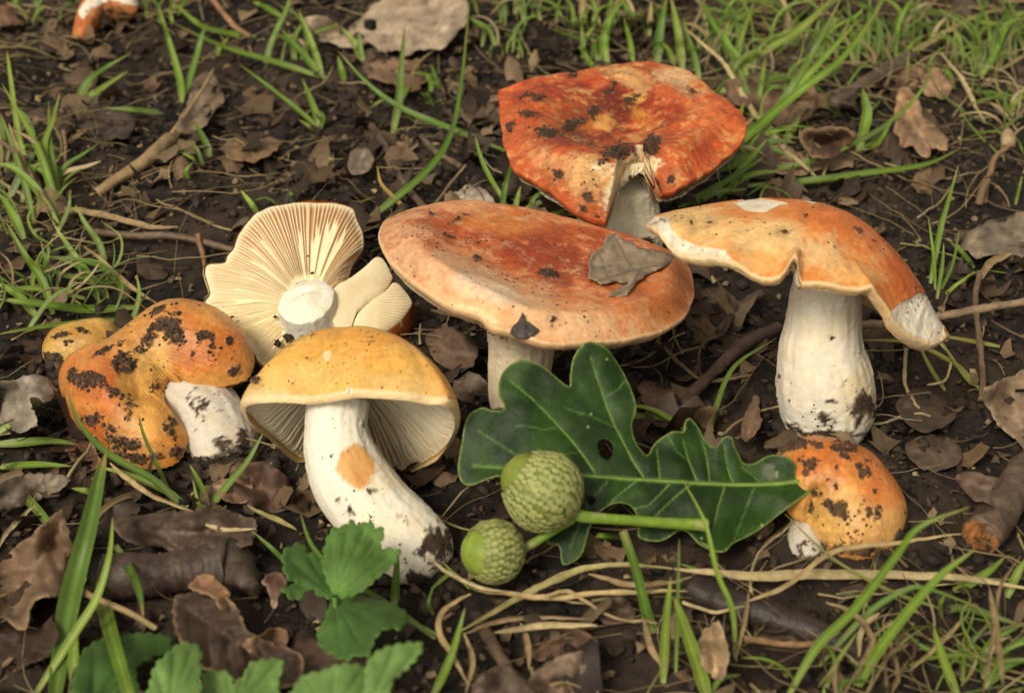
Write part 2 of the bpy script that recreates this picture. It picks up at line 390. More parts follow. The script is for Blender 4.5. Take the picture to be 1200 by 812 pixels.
def finish_cap(parent, G, fr, base, layers, dirtblobs, seed, gloss=0.42, speck=160, smax=0.09, streak=0.0, warp=0.35, roll=None, extra=None, speckw=None, edge_col=None, flip=1, relief=0.015, mot=0.5, motc=None):
    """colour, soil and relief on a cap's skin, then the mesh"""
    NU = G.shape[0]; NT = G.shape[1]
    N = gridnormals(G, flip)
    if roll is not None: G = np.concatenate([G, roll]); N = np.concatenate([N, np.repeat(N[-1:], len(roll), 0)])
    V = G.reshape(-1, 3); N = N.reshape(-1, 3)
    col, x, y = paint(V, base, layers, warp, seed)
    if extra is not None: col = extra(V, x, y, col)
    if streak:
        th = np.tile(fr[4], len(G)); u = np.repeat(np.arange(len(G))/NU, NT)
        f = fbm(np.stack([np.cos(th)*14, np.sin(th)*14, u*2.0], -1), 0.5, 3, seed+4)
        col = col*(1-streak*np.clip(f, -0.3, 1))[:, None]*(1+0*u)[:, None]
    mott = fbm(V, 0.5, 5, seed+8, 0.65); col = np.clip(col*(1+0.16*mott)[:, None], 0, 1)
    fine = fbm(V, 0.22, 5, seed+70, 0.75); mid_ = fbm(V, 0.9, 4, seed+71, .7)
    hi, lo = motc or (srgb(240, 206, 150), srgb(160, 78, 36))
    col = lerp(col, hi, (mot*sstep(.05, .75, fine*.75+mid_*.5))[:, None]); col = lerp(col, lo, (mot*.8*sstep(.1, .8, -fine*.6-mid_*.6))[:, None])
    if edge_col is not None:
        uu = np.repeat(np.concatenate([np.linspace(0, 1, NU), np.full(len(G)-NU, 1.2)]), NT); col = lerp(col, np.asarray(edge_col), (.85*sstep(.975, 1.0, uu+.012*fine))[:, None])
    d = blotch(V, x, y, dirtblobs, seed); stain = blotch(V, x, y, [(a_, b_, c_*1.7+3, d_*1.7+3, e_, k_*.9) for a_, b_, c_, d_, e_, k_ in dirtblobs], seed+1, -.25)
    col = lerp(col, srgb(120, 84, 50), (.26*stain)[:, None])
    V = V+N*(relief*fbm(V, 0.8, 4, seed+11)+d*(0.035+0.04*fbm(V, 0.16, 3, seed+12)))[:, None]
    col = lerp(col, DIRT*(0.8+0.35*fbm(V, 0.3, 3, seed)[:, None]), (d*0.88)[:, None])
    mk('cap', V, quads(len(G), NT), M_CAP, parent, {'col': col, 'rough': lerp(gloss, 0.92, d)})
    w = np.full(len(V), 0.08)+3.5*sstep(0.1, .9, fbm(V, 1.0, 4, seed+20))**2+26*d
    if speckw is not None: w = speckw(V, x, y, w)
    area = np.linalg.norm(np.cross(np.gradient(G, axis=0), np.roll(G, -1, 1)-G), axis=-1).ravel(); w = w*area
    w[NU*NT:] = 0; w *= ((N@-FWD) > 0.05)
    specks(parent, V, N, w, int(speck*1.7), 0.008, smax*.75)
    return V, N, x, y, d

# ================================================================== 1. big flat orange cap in the middle
b1 = onground(592, 482)
t1 = thing('mushroom', 'largest mushroom, flat pinkish orange cap with a grey leaf scrap lying on it', 'mushroom', b1, 'mushrooms')
n1 = nrm(math.sin(math.radians(23))*(-FWD)+math.cos(math.radians(23))*(UPV*math.cos(math.radians(11))+RGT*math.sin(math.radians(11))))
o1 = [(444, 282), (449, 264), (465, 253), (490, 245), (525, 241), (562, 243), (600, 249), (640, 257), (690, 266), (740, 278), (782, 293), (803, 310), (811, 333), (811, 352), (803, 370), (785, 385), (760, 394), (725, 400), (690, 402), (655, 401), (630, 398), (602, 389), (578, 384), (562, 372), (545, 364), (520, 355), (495, 341), (470, 322), (452, 302)]
c1 = upright(np.float64(628), np.float64(322), b1)
def h1rim(a): return -0.42+0*a
fr1 = radial(o1, c1, n1, (628, 318), h1rim, 480, 0.006, 1)
U1 = np.concatenate([np.linspace(0.001, 0.75, 70), np.linspace(0.76, 1, 70)])
def h1(u, th):
    P = np.stack([u*np.cos(th)*4, u*np.sin(th)*4, 0*u*th], -1)
    return -0.27*np.exp(-(u/0.5)**2)+0.10-0.5*sstep(0.76, 1.03, u)**1.3+0.07*fbm(P, 1.6, 2, 77)*sstep(0, .3, u)
H = h1(U1[:, None], fr1[4][None])
G = grid(fr1, U1, H)
L1 = [(srgb(226, 150, 100), 540, 300, 110, 60, 10, .5, .8), (srgb(232, 180, 136), 480, 290, 60, 60, 0, .5, .7), (srgb(210, 114, 58), 655, 300, 150, 48, 9, .35, .95), (srgb(188, 84, 38), 640, 296, 110, 36, 8, .4, .9), (srgb(146, 54, 32), 655, 300, 75, 24, 12, .5, .8), (srgb(160, 66, 36), 700, 318, 50, 20, 5, .5, .5), (srgb(226, 140, 62), 590, 262, 40, 12, 8, .5, .7), (srgb(232, 196, 150), 560, 333, 75, 22, 16, .5, .7), (srgb(240, 220, 188), 572, 342, 34, 10, 18, .5, .6),
      (srgb(238, 196, 146), 700, 384, 140, 18, 4, .5, .7), (srgb(222, 128, 66), 775, 340, 50, 40, 10, .5, .8), (srgb(236, 186, 130), 560, 368, 60, 12, 22, .5, .6), (srgb(240, 220, 170), 560, 372, 22, 8, 20, .4, .8)]
def ex1(V, x, y, col):
    s = fbm(np.stack([x*0.02, y*0.12, 0*x], -1), 1, 3, 5)          # circular growth lines near the left rim
    m = sstep(540, 470, x)[:, None]*0.2
    th = np.arctan2((V-fr1[0])@fr1[3], (V-fr1[0])@fr1[2]); rad = np.hypot((V-fr1[0])@fr1[3], (V-fr1[0])@fr1[2])
    ring = fbm(np.stack([rad*7, th*2, 0*rad], -1), 1, 2, 6)
    stri = np.sin(th*210+2*fbm(np.stack([np.cos(th)*6, np.sin(th)*6, 0*th], -1), 1, 2, 2)); u = rad/np.interp(th % (2*PI), fr1[4], fr1[5])
    col = col*(1-m*np.clip(ring, 0, 1)[:, None])
    return col*(1-(0.07*(stri > 0.2)*sstep(0.86, 0.95, u)*sstep(600, 680, x))[:, None])
V, N, x, y, d = finish_cap(t1, G, fr1, srgb(228, 156, 102), L1, [(505, 252, 6, 3, 0, .8), (535, 258, 24, 3, -25, .75), (560, 303, 10, 7, 0, .75), (645, 322, 16, 8, 20, .75), (648, 375, 6, 6, 0, .9), (530, 278, 22, 4, 20, .6)], 1, 0.62, 900, 0.05, 0.06, 0.7,
    rimroll(fr1, G[-1], 0.19, 0.22), ex1, lambda V, x, y, w: w*(1+9*sstep(90, 20, np.hypot((x-580)/1.6, y-343))), relief=0.016, mot=.42, edge_col=srgb(236, 196, 146), motc=(srgb(240, 202, 156), srgb(186, 96, 54)))
gills('gills', t1, fr1, 0.2, 0.95, lambda u, th: -0.62-0.4*(1-u), 0.16, 110, GILL_E, GILL_I, 20, 2)
dp = depth_of(b1)
stem(t1, [(612, 365), (611, 385), (611, 410), (607, 440), (600, 470), (597, 488)], [46, 40, 38, 35, 27, 18], np.linspace(depth_of(fr1[0])+0.3, dp, 6), srgb(232, 216, 184), [(590, 482, 26, 10, 0, .9)], 3)

# ================================================================== 2. red cupped cap behind it
b2 = onground(724, 282)
t2 = thing('mushroom', 'brick red dished cap caked with soil, a bite torn from its front edge', 'mushroom', b2, 'mushrooms')
o2 = [(585, 108), (592, 103), (620, 93), (660, 85), (705, 80), (722, 75), (760, 73), (795, 79), (812, 87), (830, 100), (850, 116), (866, 130), (874, 144), (872, 158), (862, 174), (842, 192), (818, 208), (797, 219), (782, 222), (772, 222), (766, 213), (761, 203), (757, 194), (745, 188), (732, 196), (724, 208), (720, 222), (717, 238), (714, 254), (695, 254), (672, 243), (650, 228), (625, 210), (604, 198), (594, 175), (587, 140)]
n2 = nrm((0.02, 0.06, 1)); c2 = upright(np.float64(728), np.float64(150), b2)
def h2px(x, y): return 0.12-0.95*sstep(105, 232, y)-0.30*sstep(610, 585, x)-0.15*sstep(820, 870, x)
fr2 = radial(o2, c2, n2, (735, 140), 0.0, 560, 0.014, 4, h2px)
def h2rim(a): return np.interp(np.asarray(a) % (2*PI), *RIMH[4])
U2 = np.concatenate([np.linspace(0.001, 0.6, 60), np.linspace(0.61, 1, 90)])
def h2(u, th):
    P = np.stack([u*np.cos(th)*4, u*np.sin(th)*4, 0*u*th], -1)
    crest = -0.72*(1-sstep(0, 0.8, u))+0.05
    return crest+(h2rim(th)-0.05)*sstep(0.58, 1.04, u)**1.5+0.14*fbm(P, 1.7, 3, 78)*sstep(0, .3, u)*sstep(1, .8, u)+0.05*fbm(P, .6, 3, 79)*sstep(0, .3, u)
G = grid(fr2, U2, h2(U2[:, None], fr2[4][None]))
L2 = [(srgb(186, 76, 34), 720, 140, 130, 50, 5, .4, .9), (srgb(206, 92, 44), 640, 120, 60, 26, -10, .5, .8), (srgb(222, 146, 70), 672, 138, 38, 16, 5, .6, .7), (srgb(150, 48, 28), 730, 120, 70, 34, 0, .5, .85), (srgb(108, 26, 24), 727, 126, 30, 20, 20, .5, .85), (srgb(120, 34, 28), 690, 162, 70, 10, 2, .6, .7), (srgb(228, 168, 84), 745, 113, 9, 6, 0, .4, .8), (srgb(222, 150, 60), 706, 144, 12, 8, -20, .5, .8), (srgb(222, 150, 60), 752, 138, 16, 10, 20, .5, .75), (srgb(230, 176, 110), 722, 84, 20, 12, 20, .4, .9), (srgb(225, 170, 110), 745, 92, 20, 9, 30, .5, .7),
      (srgb(226, 190, 140), 800, 100, 26, 16, 40, .5, .85), (srgb(216, 120, 66), 830, 130, 34, 16, 30, .5, .8), (srgb(210, 108, 52), 830, 165, 45, 26, -30, .5, .7), (srgb(214, 112, 62), 650, 200, 60, 16, 36, .5, .7), (srgb(230, 186, 124), 690, 208, 26, 24, 20, .6, .8), (srgb(226, 170, 110), 640, 190, 24, 12, 30, .5, .6), (srgb(188, 58, 30), 820, 180, 20, 10, -30, .5, .6),
      (srgb(240, 222, 176), 742, 196, 30, 13, -10, .25, .97), (srgb(240, 224, 180), 718, 222, 9, 22, 15, .3, .95)]
V2, N2, x2, y2, d2 = finish_cap(t2, G, fr2, srgb(196, 94, 48), L2, [(628, 116, 20, 8, 10, .85), (598, 150, 7, 12, 0, .8), (640, 155, 26, 9, 10, 1), (672, 147, 26, 9, -25, 1), (695, 135, 16, 9, -30, .9), (725, 178, 24, 12, -10, 1.1), (765, 170, 14, 14, 0, 1.1), (652, 204, 18, 8, 25, .95), (690, 228, 10, 12, 0, .95), (682, 246, 8, 6, 0, 1), (715, 105, 18, 8, -50, .7), (672, 88, 9, 4, 0, .8), (787, 210, 8, 8, 0, .8), (708, 190, 14, 6, 0, .7), (700, 222, 16, 20, 0, .62), (740, 120, 26, 10, -40, .6), (620, 135, 14, 10, 0, .6), (810, 105, 20, 6, 40, .6), (780, 150, 24, 5, -30, .55)], 4, 0.6, 2400, 0.06, 0.12, 0.9,
    rimroll(fr2, G[-1], 0.22, 0.25), relief=0.045, mot=.78, motc=(srgb(230, 172, 104), srgb(134, 44, 26)))
gills('gills', t2, fr2, 0.22, 0.93, lambda u, th: h2rim(th)*u-0.45-0.5*(1-u), 0.2, 100, GILL_E, GILL_I, 20, 5)
dp = depth_of(b2)
stem(t2, [(737, 206), (733, 222), (729, 240), (726, 264), (724, 290)], [33, 38, 45, 50, 52], np.linspace(dp-1.15, dp, 5), srgb(240, 229, 198), [(735, 285, 44, 10, 0, .9)], 6, ridge=0.03)
# torn pale flesh hanging round the bite
def torn_sheet(parent, top, bot, dtop, dbot, seed, pleat=.10, NA=150, NB=26, tone=srgb(240, 224, 184)):
    """a ragged fibrous sheet of broken flesh between two photographed lines"""
    A, B = catmull(top, NA), catmull(bot, NA); s = np.linspace(0, 1, NA); t = np.linspace(0, 1, NB)
    dt, db_ = np.interp(s, np.linspace(0, 1, len(dtop)), dtop), np.interp(s, np.linspace(0, 1, len(dbot)), dbot)
    q = np.stack([s*22, 0*s, 0*s], -1); rag = 1+.22*fbm(q, 1, 4, seed, .7)
    X = A[None]+(B-A)[None]*(t[:, None]*rag[None])[..., None]; dd = dt[None]+(db_-dt)[None]*t[:, None]-.10*np.sin(t*PI)[:, None]
    q = np.stack([s[None]*34+1.2*t[:, None], t[:, None]*1.6+0*s[None], 0*s[None]+0*t[:, None]], -1)
    dd = dd+pleat*fbm(q, 1.0, 4, seed+1, .6)*sstep(0, .2, t)[:, None]
    V = atdepth(X[..., 0], X[..., 1], dd).reshape(-1, 3); f = fbm(q, .7, 4, seed+4).reshape(-1)
    o = mk('torn_flesh', V, quads(NB, NA, False), M_STEM, parent, {'col': np.tile(tone, (len(V), 1))*(1-.16*np.clip(f, -.3, 1))[:, None], 'rough': np.full(len(V), .75)})
    m = o.modifiers.new('thickness', 'SOLIDIFY'); m.thickness = .06*CM; m.offset = 0
d2f = depth_of(onplane(np.float64(742), np.float64(200), fr2[0]-n2*.7, n2))
torn_sheet(t2, [(707, 226), (712, 206), (724, 194), (742, 184), (758, 183), (772, 190), (776, 206)], [(718, 247), (722, 232), (729, 218), (742, 205), (756, 204), (766, 212), (770, 220)], [d2f-.12, d2f+.12, d2f+.32, d2f+.42, d2f+.32, d2f+.05], [d2f+.0, d2f+.16, d2f+.26, d2f+.26, d2f+.14], 5)

# ================================================================== 3. tall right-hand mushroom with thick white stem
b3 = onground(966, 503)
t3 = thing('mushroom', 'tall mushroom on a thick white stem, drooping orange cap with split edge', 'mushroom', b3, 'mushrooms')
edge3 = np.array([(764, 262), (773, 272), (783, 287), (798, 297), (830, 300), (851, 302), (867, 311), (880, 320), (893, 326), (905, 326), (914, 323), (922, 312), (927, 303), (931, 298), (935, 302), (938, 318), (941, 331), (960, 331), (974, 333), (990, 337), (1008, 338), (1016, 336), (1023, 334), (1030, 346), (1042, 362), (1048, 374), (1061, 387), (1072, 394), (1084, 399), (1092, 401), (1101, 398), (1110, 392)])
NT3 = 600; th = np.arange(NT3)/NT3*2*PI
n3 = nrm(np.array([0.03, 0.16, 1.0])); e1 = nrm(RGT-n3*(RGT@n3)); e2 = np.cross(n3, e1)
c3 = upright(np.float64(938), np.float64(302), b3)
a3, bb3 = 3.55, 2.7
R3 = a3*bb3/np.sqrt((bb3*np.cos(th))**2+(a3*np.sin(th))**2)
drop = np.zeros(NT3); Dv = np.cos(th)[:, None]*e1+np.sin(th)[:, None]*e2
for i in range(NT3):
    P = c3+R3[i]*Dv[i]; dr = 0.0
    for _ in range(6):
        sx, sy = toscreen(P-n3*dr); ty = np.interp(sx, edge3[:, 0], edge3[:, 1]); dr += (ty-sy)*pxcm(P)/0.8
    drop[i] = dr
lf, rt = drop[NT3//2], drop[0]
back = np.sin(th) > 0; f = (1+np.cos(th))/2
db = lerp(lf, rt, f)+0.2*np.sin(th)
drop = np.where(back, lerp(drop, db, sstep(0, 0.35, np.sin(th))), drop)
fr3 = (c3, n3, e1, e2, th, R3)
U3 = np.concatenate([np.linspace(0.001, 0.7, 70), np.linspace(0.71, 1, 80)])
soft = np.array([np.mean(drop[np.arange(i-50, i+51) % NT3]) for i in range(NT3)])
H03 = 1.28
def h3(u, th_, dr, so):
    k = sstep(0.55, 1.0, u); dd = lerp(so, dr, k**1.5)
    return H03-(H03+dd)*u**2.15
G = grid(fr3, U3, h3(U3[:, None], th[None], drop[None], soft[None]))
torn = [(1040, 372), (1060, 352), (1084, 342), (1103, 368), (1106, 392), (1103, 414), (1084, 414), (1060, 402), (1044, 384)]
left_torn = [(745, 250), (786, 256), (788, 270), (800, 281), (820, 288), (850, 292), (864, 312), (850, 318), (800, 315), (745, 290)]
strip = [(860, 238), (872, 233), (905, 234), (925, 238), (912, 243), (895, 249), (870, 245)]
strip2 = [(940, 234), (958, 231), (968, 236), (950, 238)]
gx3, gy3 = toscreen(G); jg = 3*fbm(G, 0.4, 3, 3); pl3 = fbm(np.stack([gx3*.085+gy3*.03, gy3*.02, 0*gx3], -1), 1.0, 3, 14, .6)
for poly, amp, dpt in ((torn, .06, .05), (left_torn, .07, .05), (strip, .01, .03), (strip2, .01, .03)):
    mm = inpoly(gx3+jg, gy3+jg*.6, poly).astype(float); G = G+((mm*(amp*pl3-dpt))[..., None])*nrm(n3-FWD)
def ex3(V, x, y, col):
    j = 3*fbm(V, 0.4, 3, 3); 
    for poly in (torn, left_torn, strip, strip2):
        m = inpoly(x+j, y+j*0.6, poly); col = np.where(m[:, None], FLESH*(1+0.10*fbm(V, 0.3, 3, 8)[:, None]), col)
    rimm = sstep(3.2, 0.8, np.abs(y-np.interp(x, edge3[:, 0], edge3[:, 1])))*((N3g@np.array([0, -1, 0])) > -2)
    return lerp(col, CREAM, (0.55*rimm)[:, None])
N3g = np.zeros((1, 3))
L3 = [(srgb(238, 196, 128), 830, 272, 60, 30, 20, .5, .95), (srgb(240, 206, 142), 900, 275, 60, 26, 10, .5, .8), (srgb(226, 150, 76), 905, 312, 26, 14, 10, .5, .7), (srgb(214, 112, 42), 985, 262, 60, 26, 25, .5, .8), (srgb(208, 100, 40), 1050, 300, 50, 40, 50, .5, .9), (srgb(216, 126, 60), 900, 250, 50, 8, 0, .5, .5), (srgb(204, 92, 40), 940, 230, 90, 6, 3, .5, .7), (srgb(240, 208, 150), 960, 300, 36, 26, 10, .5, .75), (srgb(236, 190, 116), 1000, 320, 40, 12, 5, .5, .6)]
V3, N3, x3, y3, d3 = finish_cap(t3, G, fr3, srgb(224, 140, 66), L3, [(918, 273, 7, 3, 0, .9), (832, 262, 4, 5, 0, .8), (810, 262, 3, 5, 0, .8), (1004, 270, 14, 3, 20, .8), (1060, 300, 7, 4, 40, .8), (965, 240, 6, 4, 0, .7), (943, 254, 4, 4, 0, .7), (978, 290, 3, 4, 0, .7)], 7, 0.45, 260, 0.05, 0.05, 0.5,
    rimroll(fr3, G[-1], 0.16, 0.2), ex3, relief=0.016, mot=.35, edge_col=srgb(236, 204, 150), motc=(srgb(242, 206, 142), srgb(196, 104, 44)))
def hg3(u, t_):
    dr = np.interp(t_ % (2*PI), th, drop); so = np.interp(t_ % (2*PI), th, soft)
    return h3(u, t_, dr, so)-0.22-0.55*(1-u)
gills('gills', t3, fr3, 0.22, 0.97, hg3, 0.2, 120, GILL_E, GILL_I, 26, 8)
dp = depth_of(b3)
S3 = stem(t3, [(972, 290), (969, 320), (968, 340), (965, 375), (962, 410), (965, 440), (968, 465), (968, 485), (966, 500), (966, 512)], [36, 38, 41, 44, 50, 56, 57, 54, 46, 32], np.linspace(depth_of(c3)+0.15, dp, 10), srgb(242, 234, 214), [(1010, 475, 22, 24, 30, 1.0), (965, 508, 60, 9, 0, .95), (972, 470, 10, 5, 0, .8), (970, 495, 26, 14, 60, .85), (913, 440, 5, 6, 0, .8), (990, 450, 12, 12, 0, .55), (975, 395, 4, 4, 0, .6), (930, 500, 30, 10, 20, .8)], 9, ridge=0.02, layers=[(srgb(230, 212, 172), 1000, 470, 26, 30, 0, .6, .6), (srgb(226, 214, 184), 965, 345, 60, 12, 0, .8, .5)])
specks(t3, S3[0], S3[1], (.15+8*S3[4]+3*sstep(420, 500, S3[3])*sstep(.1, .7, fbm(S3[0], .7, 3, 5)))*((S3[1]@-FWD) > .05), 330, .008, .05)
# torn gill shreds at the drooping right end and at the notch
dN = depth_of(c3)-2.0
torn_sheet(t3, [(930, 297), (934, 296), (938, 299), (941, 306)], [(934, 331), (938, 333), (942, 332), (946, 330)], [dN-.1, dN-.15, dN-.15], [dN-.05, dN-.1, dN-.1], 9, .05, 60, 16, srgb(243, 232, 204))

# ================================================================== 4. yellow domed mushroom lying with its gills to the camera
b4 = onground(500, 672)
t4 = thing('mushroom', 'yellow domed mushroom in front, white curved stem with a tan bruise', 'mushroom', b4, 'mushrooms')
o4 = [(282, 472), (291, 465), (310, 463), (335, 463), (356, 464), (380, 462), (408, 458), (445, 458), (481, 460), (505, 464), (525, 466), (536, 477), (539, 490), (535, 506), (518, 532), (490, 547), (465, 553), (430, 554), (395, 550), (357, 541), (343, 534), (315, 510), (291, 489)]
el = math.radians(-25); ro = math.radians(4)
n4 = nrm(math.sin(el)*(-FWD)+math.cos(el)*(UPV*math.cos(ro)+RGT*math.sin(ro)))
dp = depth_of(b4); c4 = atdepth(np.float64(400), np.float64(482), dp+0.2)
fr4 = radial(o4, c4, n4, (400, 480), 0.0, 480, 0.004, 11)
U4 = np.concatenate([np.linspace(0.001, 0.7, 60), 1-0.3*np.linspace(1, 0, 80)**1.6])
def h4(u, th): return 1.92*np.clip(1-u**2.3, 0, 1)**0.72
G = grid(fr4, U4, h4(U4[:, None], fr4[4][None])+0.03*fbm(np.stack([U4[:, None]*np.cos(fr4[4])[None]*3, U4[:, None]*np.sin(fr4[4])[None]*3, 0*U4[:, None]*fr4[4][None]], -1), 1.5, 2, 5))
L4 = [(srgb(230, 168, 76), 400, 415, 90, 28, 0, .6, .8), (srgb(222, 150, 66), 440, 395, 80, 10, 8, .6, .6), (srgb(238, 198, 118), 340, 445, 60, 18, -10, .6, .7), (srgb(238, 200, 130), 480, 452, 60, 10, 8, .6, .6), (srgb(226, 150, 70), 520, 450, 20, 18, 40, .6, .6), (srgb(240, 222, 176), 383, 417, 5, 6, 0, .3, .9), (srgb(236, 206, 150), 300, 462, 30, 6, 0, .5, .7)]
finish_cap(t4, G, fr4, srgb(234, 184, 96), L4, [(300, 446, 7, 6, 0, .8), (360, 420, 4, 2, 0, .6), (345, 396, 16, 3, -24, .85)], 11, 0.42, 300, 0.04, 0.03, 0.4, rimroll(fr4, G[-1], 0.10, 0.12), None, relief=0.012, mot=.28, edge_col=srgb(240, 214, 164), motc=(srgb(240, 206, 138), srgb(214, 144, 66)))
def hg4(u, th_): return 0.02+0.95*np.clip(1-u**2, 0, 1)
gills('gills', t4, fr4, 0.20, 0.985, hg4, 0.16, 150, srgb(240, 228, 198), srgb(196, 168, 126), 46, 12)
S4 = stem(t4, [(396, 452), (396, 470), (394, 500), (398, 530), (412, 565), (440, 602), (472, 632), (496, 655), (512, 675)], [38, 37.5, 37, 42, 47, 48, 48, 42, 22], np.array([dp+.5, dp+.45, dp+.35, dp+.3, dp+.25, dp+.2, dp+.1, dp, dp-.05]), srgb(243, 236, 216),
     [(508, 640, 26, 30, 40, 1.02), (490, 678, 30, 14, 30, 1.0), (408, 597, 22, 12, 30, .62), (440, 575, 14, 5, 0, .6), (388, 535, 4, 4, 0, .9), (424, 497, 3, 3, 0, .9), (478, 610, 20, 16, 40, .5), (395, 585, 10, 8, 0, .6)], 13, ridge=0.018,
     layers=[(srgb(222, 166, 96), 417, 548, 23, 25, -20, .10, .97), (srgb(200, 138, 76), 420, 556, 12, 12, 0, .8, .4)])
specks(t4, S4[0], S4[1], (.1+9*S4[4]+5*sstep(560, 600, S4[3])*sstep(.0, .6, fbm(S4[0], .6, 3, 5)))*((S4[1]@-FWD) > .05), 620, .008, .045)
q = []
for k in range(9):      # broken gill tips that fringe the torn front edge
    px = 408+k*4.2; A = atdepth(np.float64(px), np.float64(455), depth_of(fr4[0])-0.95)
    dd = depth_of(A)
    q.append(tube(catmull([atdepth(np.float64(px+1), np.float64(452), dd+.15), atdepth(np.float64(px), np.float64(459), dd-.02), atdepth(np.float64(px-2.5), np.float64(463+rng.uniform(-1, 2)), dd+.05)], 6), np.array([.04, .04, .04, .035, .03, .012]), 6))
Vt, Ft = joinm(q); mk('broken_gill_fringe', Vt, Ft, M_STEM, t4, {'col': np.tile(srgb(240, 230, 206), (len(Vt), 1)), 'rough': np.full(len(Vt), .6)})
# ================================================================== 5. cap lying with its gills and cut stem towards the camera
b5 = onground(362, 432)
t5 = thing('mushroom', 'upturned cream mushroom showing its fan of gills and cut white stem stump', 'mushroom', b5, 'mushrooms')
n5 = nrm(-FWD*0.86+UPV*0.5+RGT*0.05)
c5 = atdepth(np.float64(362), np.float64(365), depth_of(b5)+0.4)
o5 = [(239, 320), (243, 310), (262, 308), (266, 300), (273, 291), (281, 273), (298, 252), (322, 242), (345, 237), (368, 235), (396, 238), (413, 244), (418, 256), (425, 274), (427, 288), (423, 299), (414, 312), (409, 330), (412, 350), (414, 372), (412, 392), (396, 406), (362, 416), (325, 428), (306, 428), (291, 402), (270, 380), (252, 362), (240, 355), (245, 345), (242, 332)]
fr5 = radial(o5, c5, n5, (362, 362), lambda a: -0.55*sstep(-.2, 1, np.sin(a)), 480, 0.008, 14)
def hr5(t): return -0.55*sstep(-.2, 1, np.sin(t))
def hg5(u, t): return hr5(t)*u**2.5+0.18*np.sin(np.clip(u, 0, 1)*PI)*0.8+0.05*fbm(np.stack([u*np.cos(t)*3, u*np.sin(t)*3, 0*u*t], -1), 1.3, 2, 9)
def gills5(parent, fr, u0, hf, NG, seed, NR=60, dark=None, depth=.15, lo=None):
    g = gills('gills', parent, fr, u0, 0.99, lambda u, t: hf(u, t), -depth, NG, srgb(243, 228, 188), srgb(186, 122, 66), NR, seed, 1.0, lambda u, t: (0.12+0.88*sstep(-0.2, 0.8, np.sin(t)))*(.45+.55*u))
    return g
gills5(t5, fr5, 0.22, hg5, 200, 15, 64, depth=.10)
# skin behind the gills
U5 = np.linspace(0.0, 1.0, 60)
Gs = grid(fr5, U5, hg5(U5[:, None], fr5[4][None])-0.10-0.75*(1-U5[:, None]**3))
rimg = grid(fr5, np.array([1.0, 1.012, 1.008]), np.stack([hr5(fr5[4])+0.02, hr5(fr5[4])-0.05, hr5(fr5[4])-0.1]))
Gall = np.concatenate([Gs, rimg[::-1]]); Vc = Gall.reshape(-1, 3)
colc, xc, yc = paint(Vc, srgb(200, 124, 62), [(srgb(170, 80, 40), 275, 270, 30, 40, 0, .6, .7), (srgb(232, 206, 150), 245, 335, 30, 30, 0, .6, .9), (srgb(196, 120, 60), 420, 270, 14, 30, 0, .5, .8)], .3, 2)
mk('cap', Vc, quads(len(Gall), Gall.shape[1]), M_CAP, t5, {'col': colc, 'rough': np.full(len(Vc), .5)})
# pale smooth torn flesh over the left side of the gill face
dst = depth_of(c5)
stem(t5, [(371, 392), (368, 376), (362, 360), (357, 349), (355, 345)], [42, 40, 34.5, 32, 22], np.array([dst+.25, dst-.15, dst-.75, dst-1.05, dst-1.1]), srgb(244, 240, 224), [], 16, ridge=0.02, blunt=7)
def lobe(o, c, dz, nn, base_depth, seed, rimcol, NG=46, thick=.3, cen=None):
    p = atdepth(np.float64(c[0]), np.float64(c[1]), base_depth)
    fr = radial(o, p, nn, c, 0.0, 300, 0.01, seed)
    U = np.linspace(0.01, 1, 40); hh = lambda u, t: 0.12*(1-u**2)
    g = gills('gills', t5, fr, 0.02, 1.0, hh, -0.05, NG, srgb(240, 224, 182), srgb(214, 184, 134), 30, seed, 1.0)
    return fr
nl = nrm(-FWD*0.85+UPV*0.45+RGT*0.28)
def torn_lobe(o, cen, depth, seed, skin):
    """a piece of the split cap: combed pale upper face, brown skin on the rounded outer side"""
    p = atdepth(np.float64(cen[0]), np.float64(cen[1]), depth); fr = radial(o, p, nl, cen, 0.0, 360, 0.006, seed)
    U = np.linspace(0.01, 1, 60); src = atdepth(np.float64(362), np.float64(362), depth)
    Gt = grid(fr, U, 0.10*(1-U[:, None]**4)+0*fr[4][None]); D = np.cos(fr[4])[:, None]*fr[2]+np.sin(fr[4])[:, None]*fr[3]
    x, y = toscreen(Gt.reshape(-1, 3)); a = np.arctan2(y-352, x-340)
    comb = 0.5+0.5*np.sin(a*230+2.5*fbm(Gt.reshape(-1, 3), .6, 2, seed)); fade = 0.35+0.65*sstep(-.2, .6, fbm(Gt.reshape(-1, 3), 1.0, 2, seed+4))
    Gt = Gt+(0.010*(comb*fade).reshape(Gt.shape[:2]))[..., None]*fr[1]
    outw = sstep(0.0, 0.75, np.cos(fr[4]+math.radians(22)))
    side = [Gt[-1]+D*(0.34*outw*math.sin(t*1.5))[:, None]-fr[1]*(0.75*t) for t in np.linspace(.08, 1, 14)]
    Ga = np.concatenate([Gt, np.array(side)]); V = Ga.reshape(-1, 3)
    col = np.tile(srgb(241, 226, 186), (len(V), 1)); m = np.zeros(len(V)); m[:60*360] = (1-comb)*fade*0.5
    col = lerp(col, srgb(190, 146, 92), m[:, None]); k = np.zeros(len(V)); k[60*360:] = np.tile(outw, 14)
    sk = lerp(srgb(186, 104, 44), srgb(140, 74, 34), sstep(-.3, .5, fbm(V, .6, 4, seed))[:, None]); col = lerp(col, sk, (k*sstep(-.5, .2, fbm(V, .4, 3, 8)+k))[:, None])
    mk('torn_lobe', V, quads(len(Ga), 360), M_GILL, t5, {'col': col, 'rough': np.full(len(V), .6)})
d5 = depth_of(c5)
torn_lobe([(384, 346), (396, 334), (410, 326), (426, 314), (440, 302), (449, 304), (457, 318), (459, 328), (447, 344), (428, 358), (416, 370), (411, 386), (396, 384), (386, 364)], (425, 338), d5-0.35, 21, True)
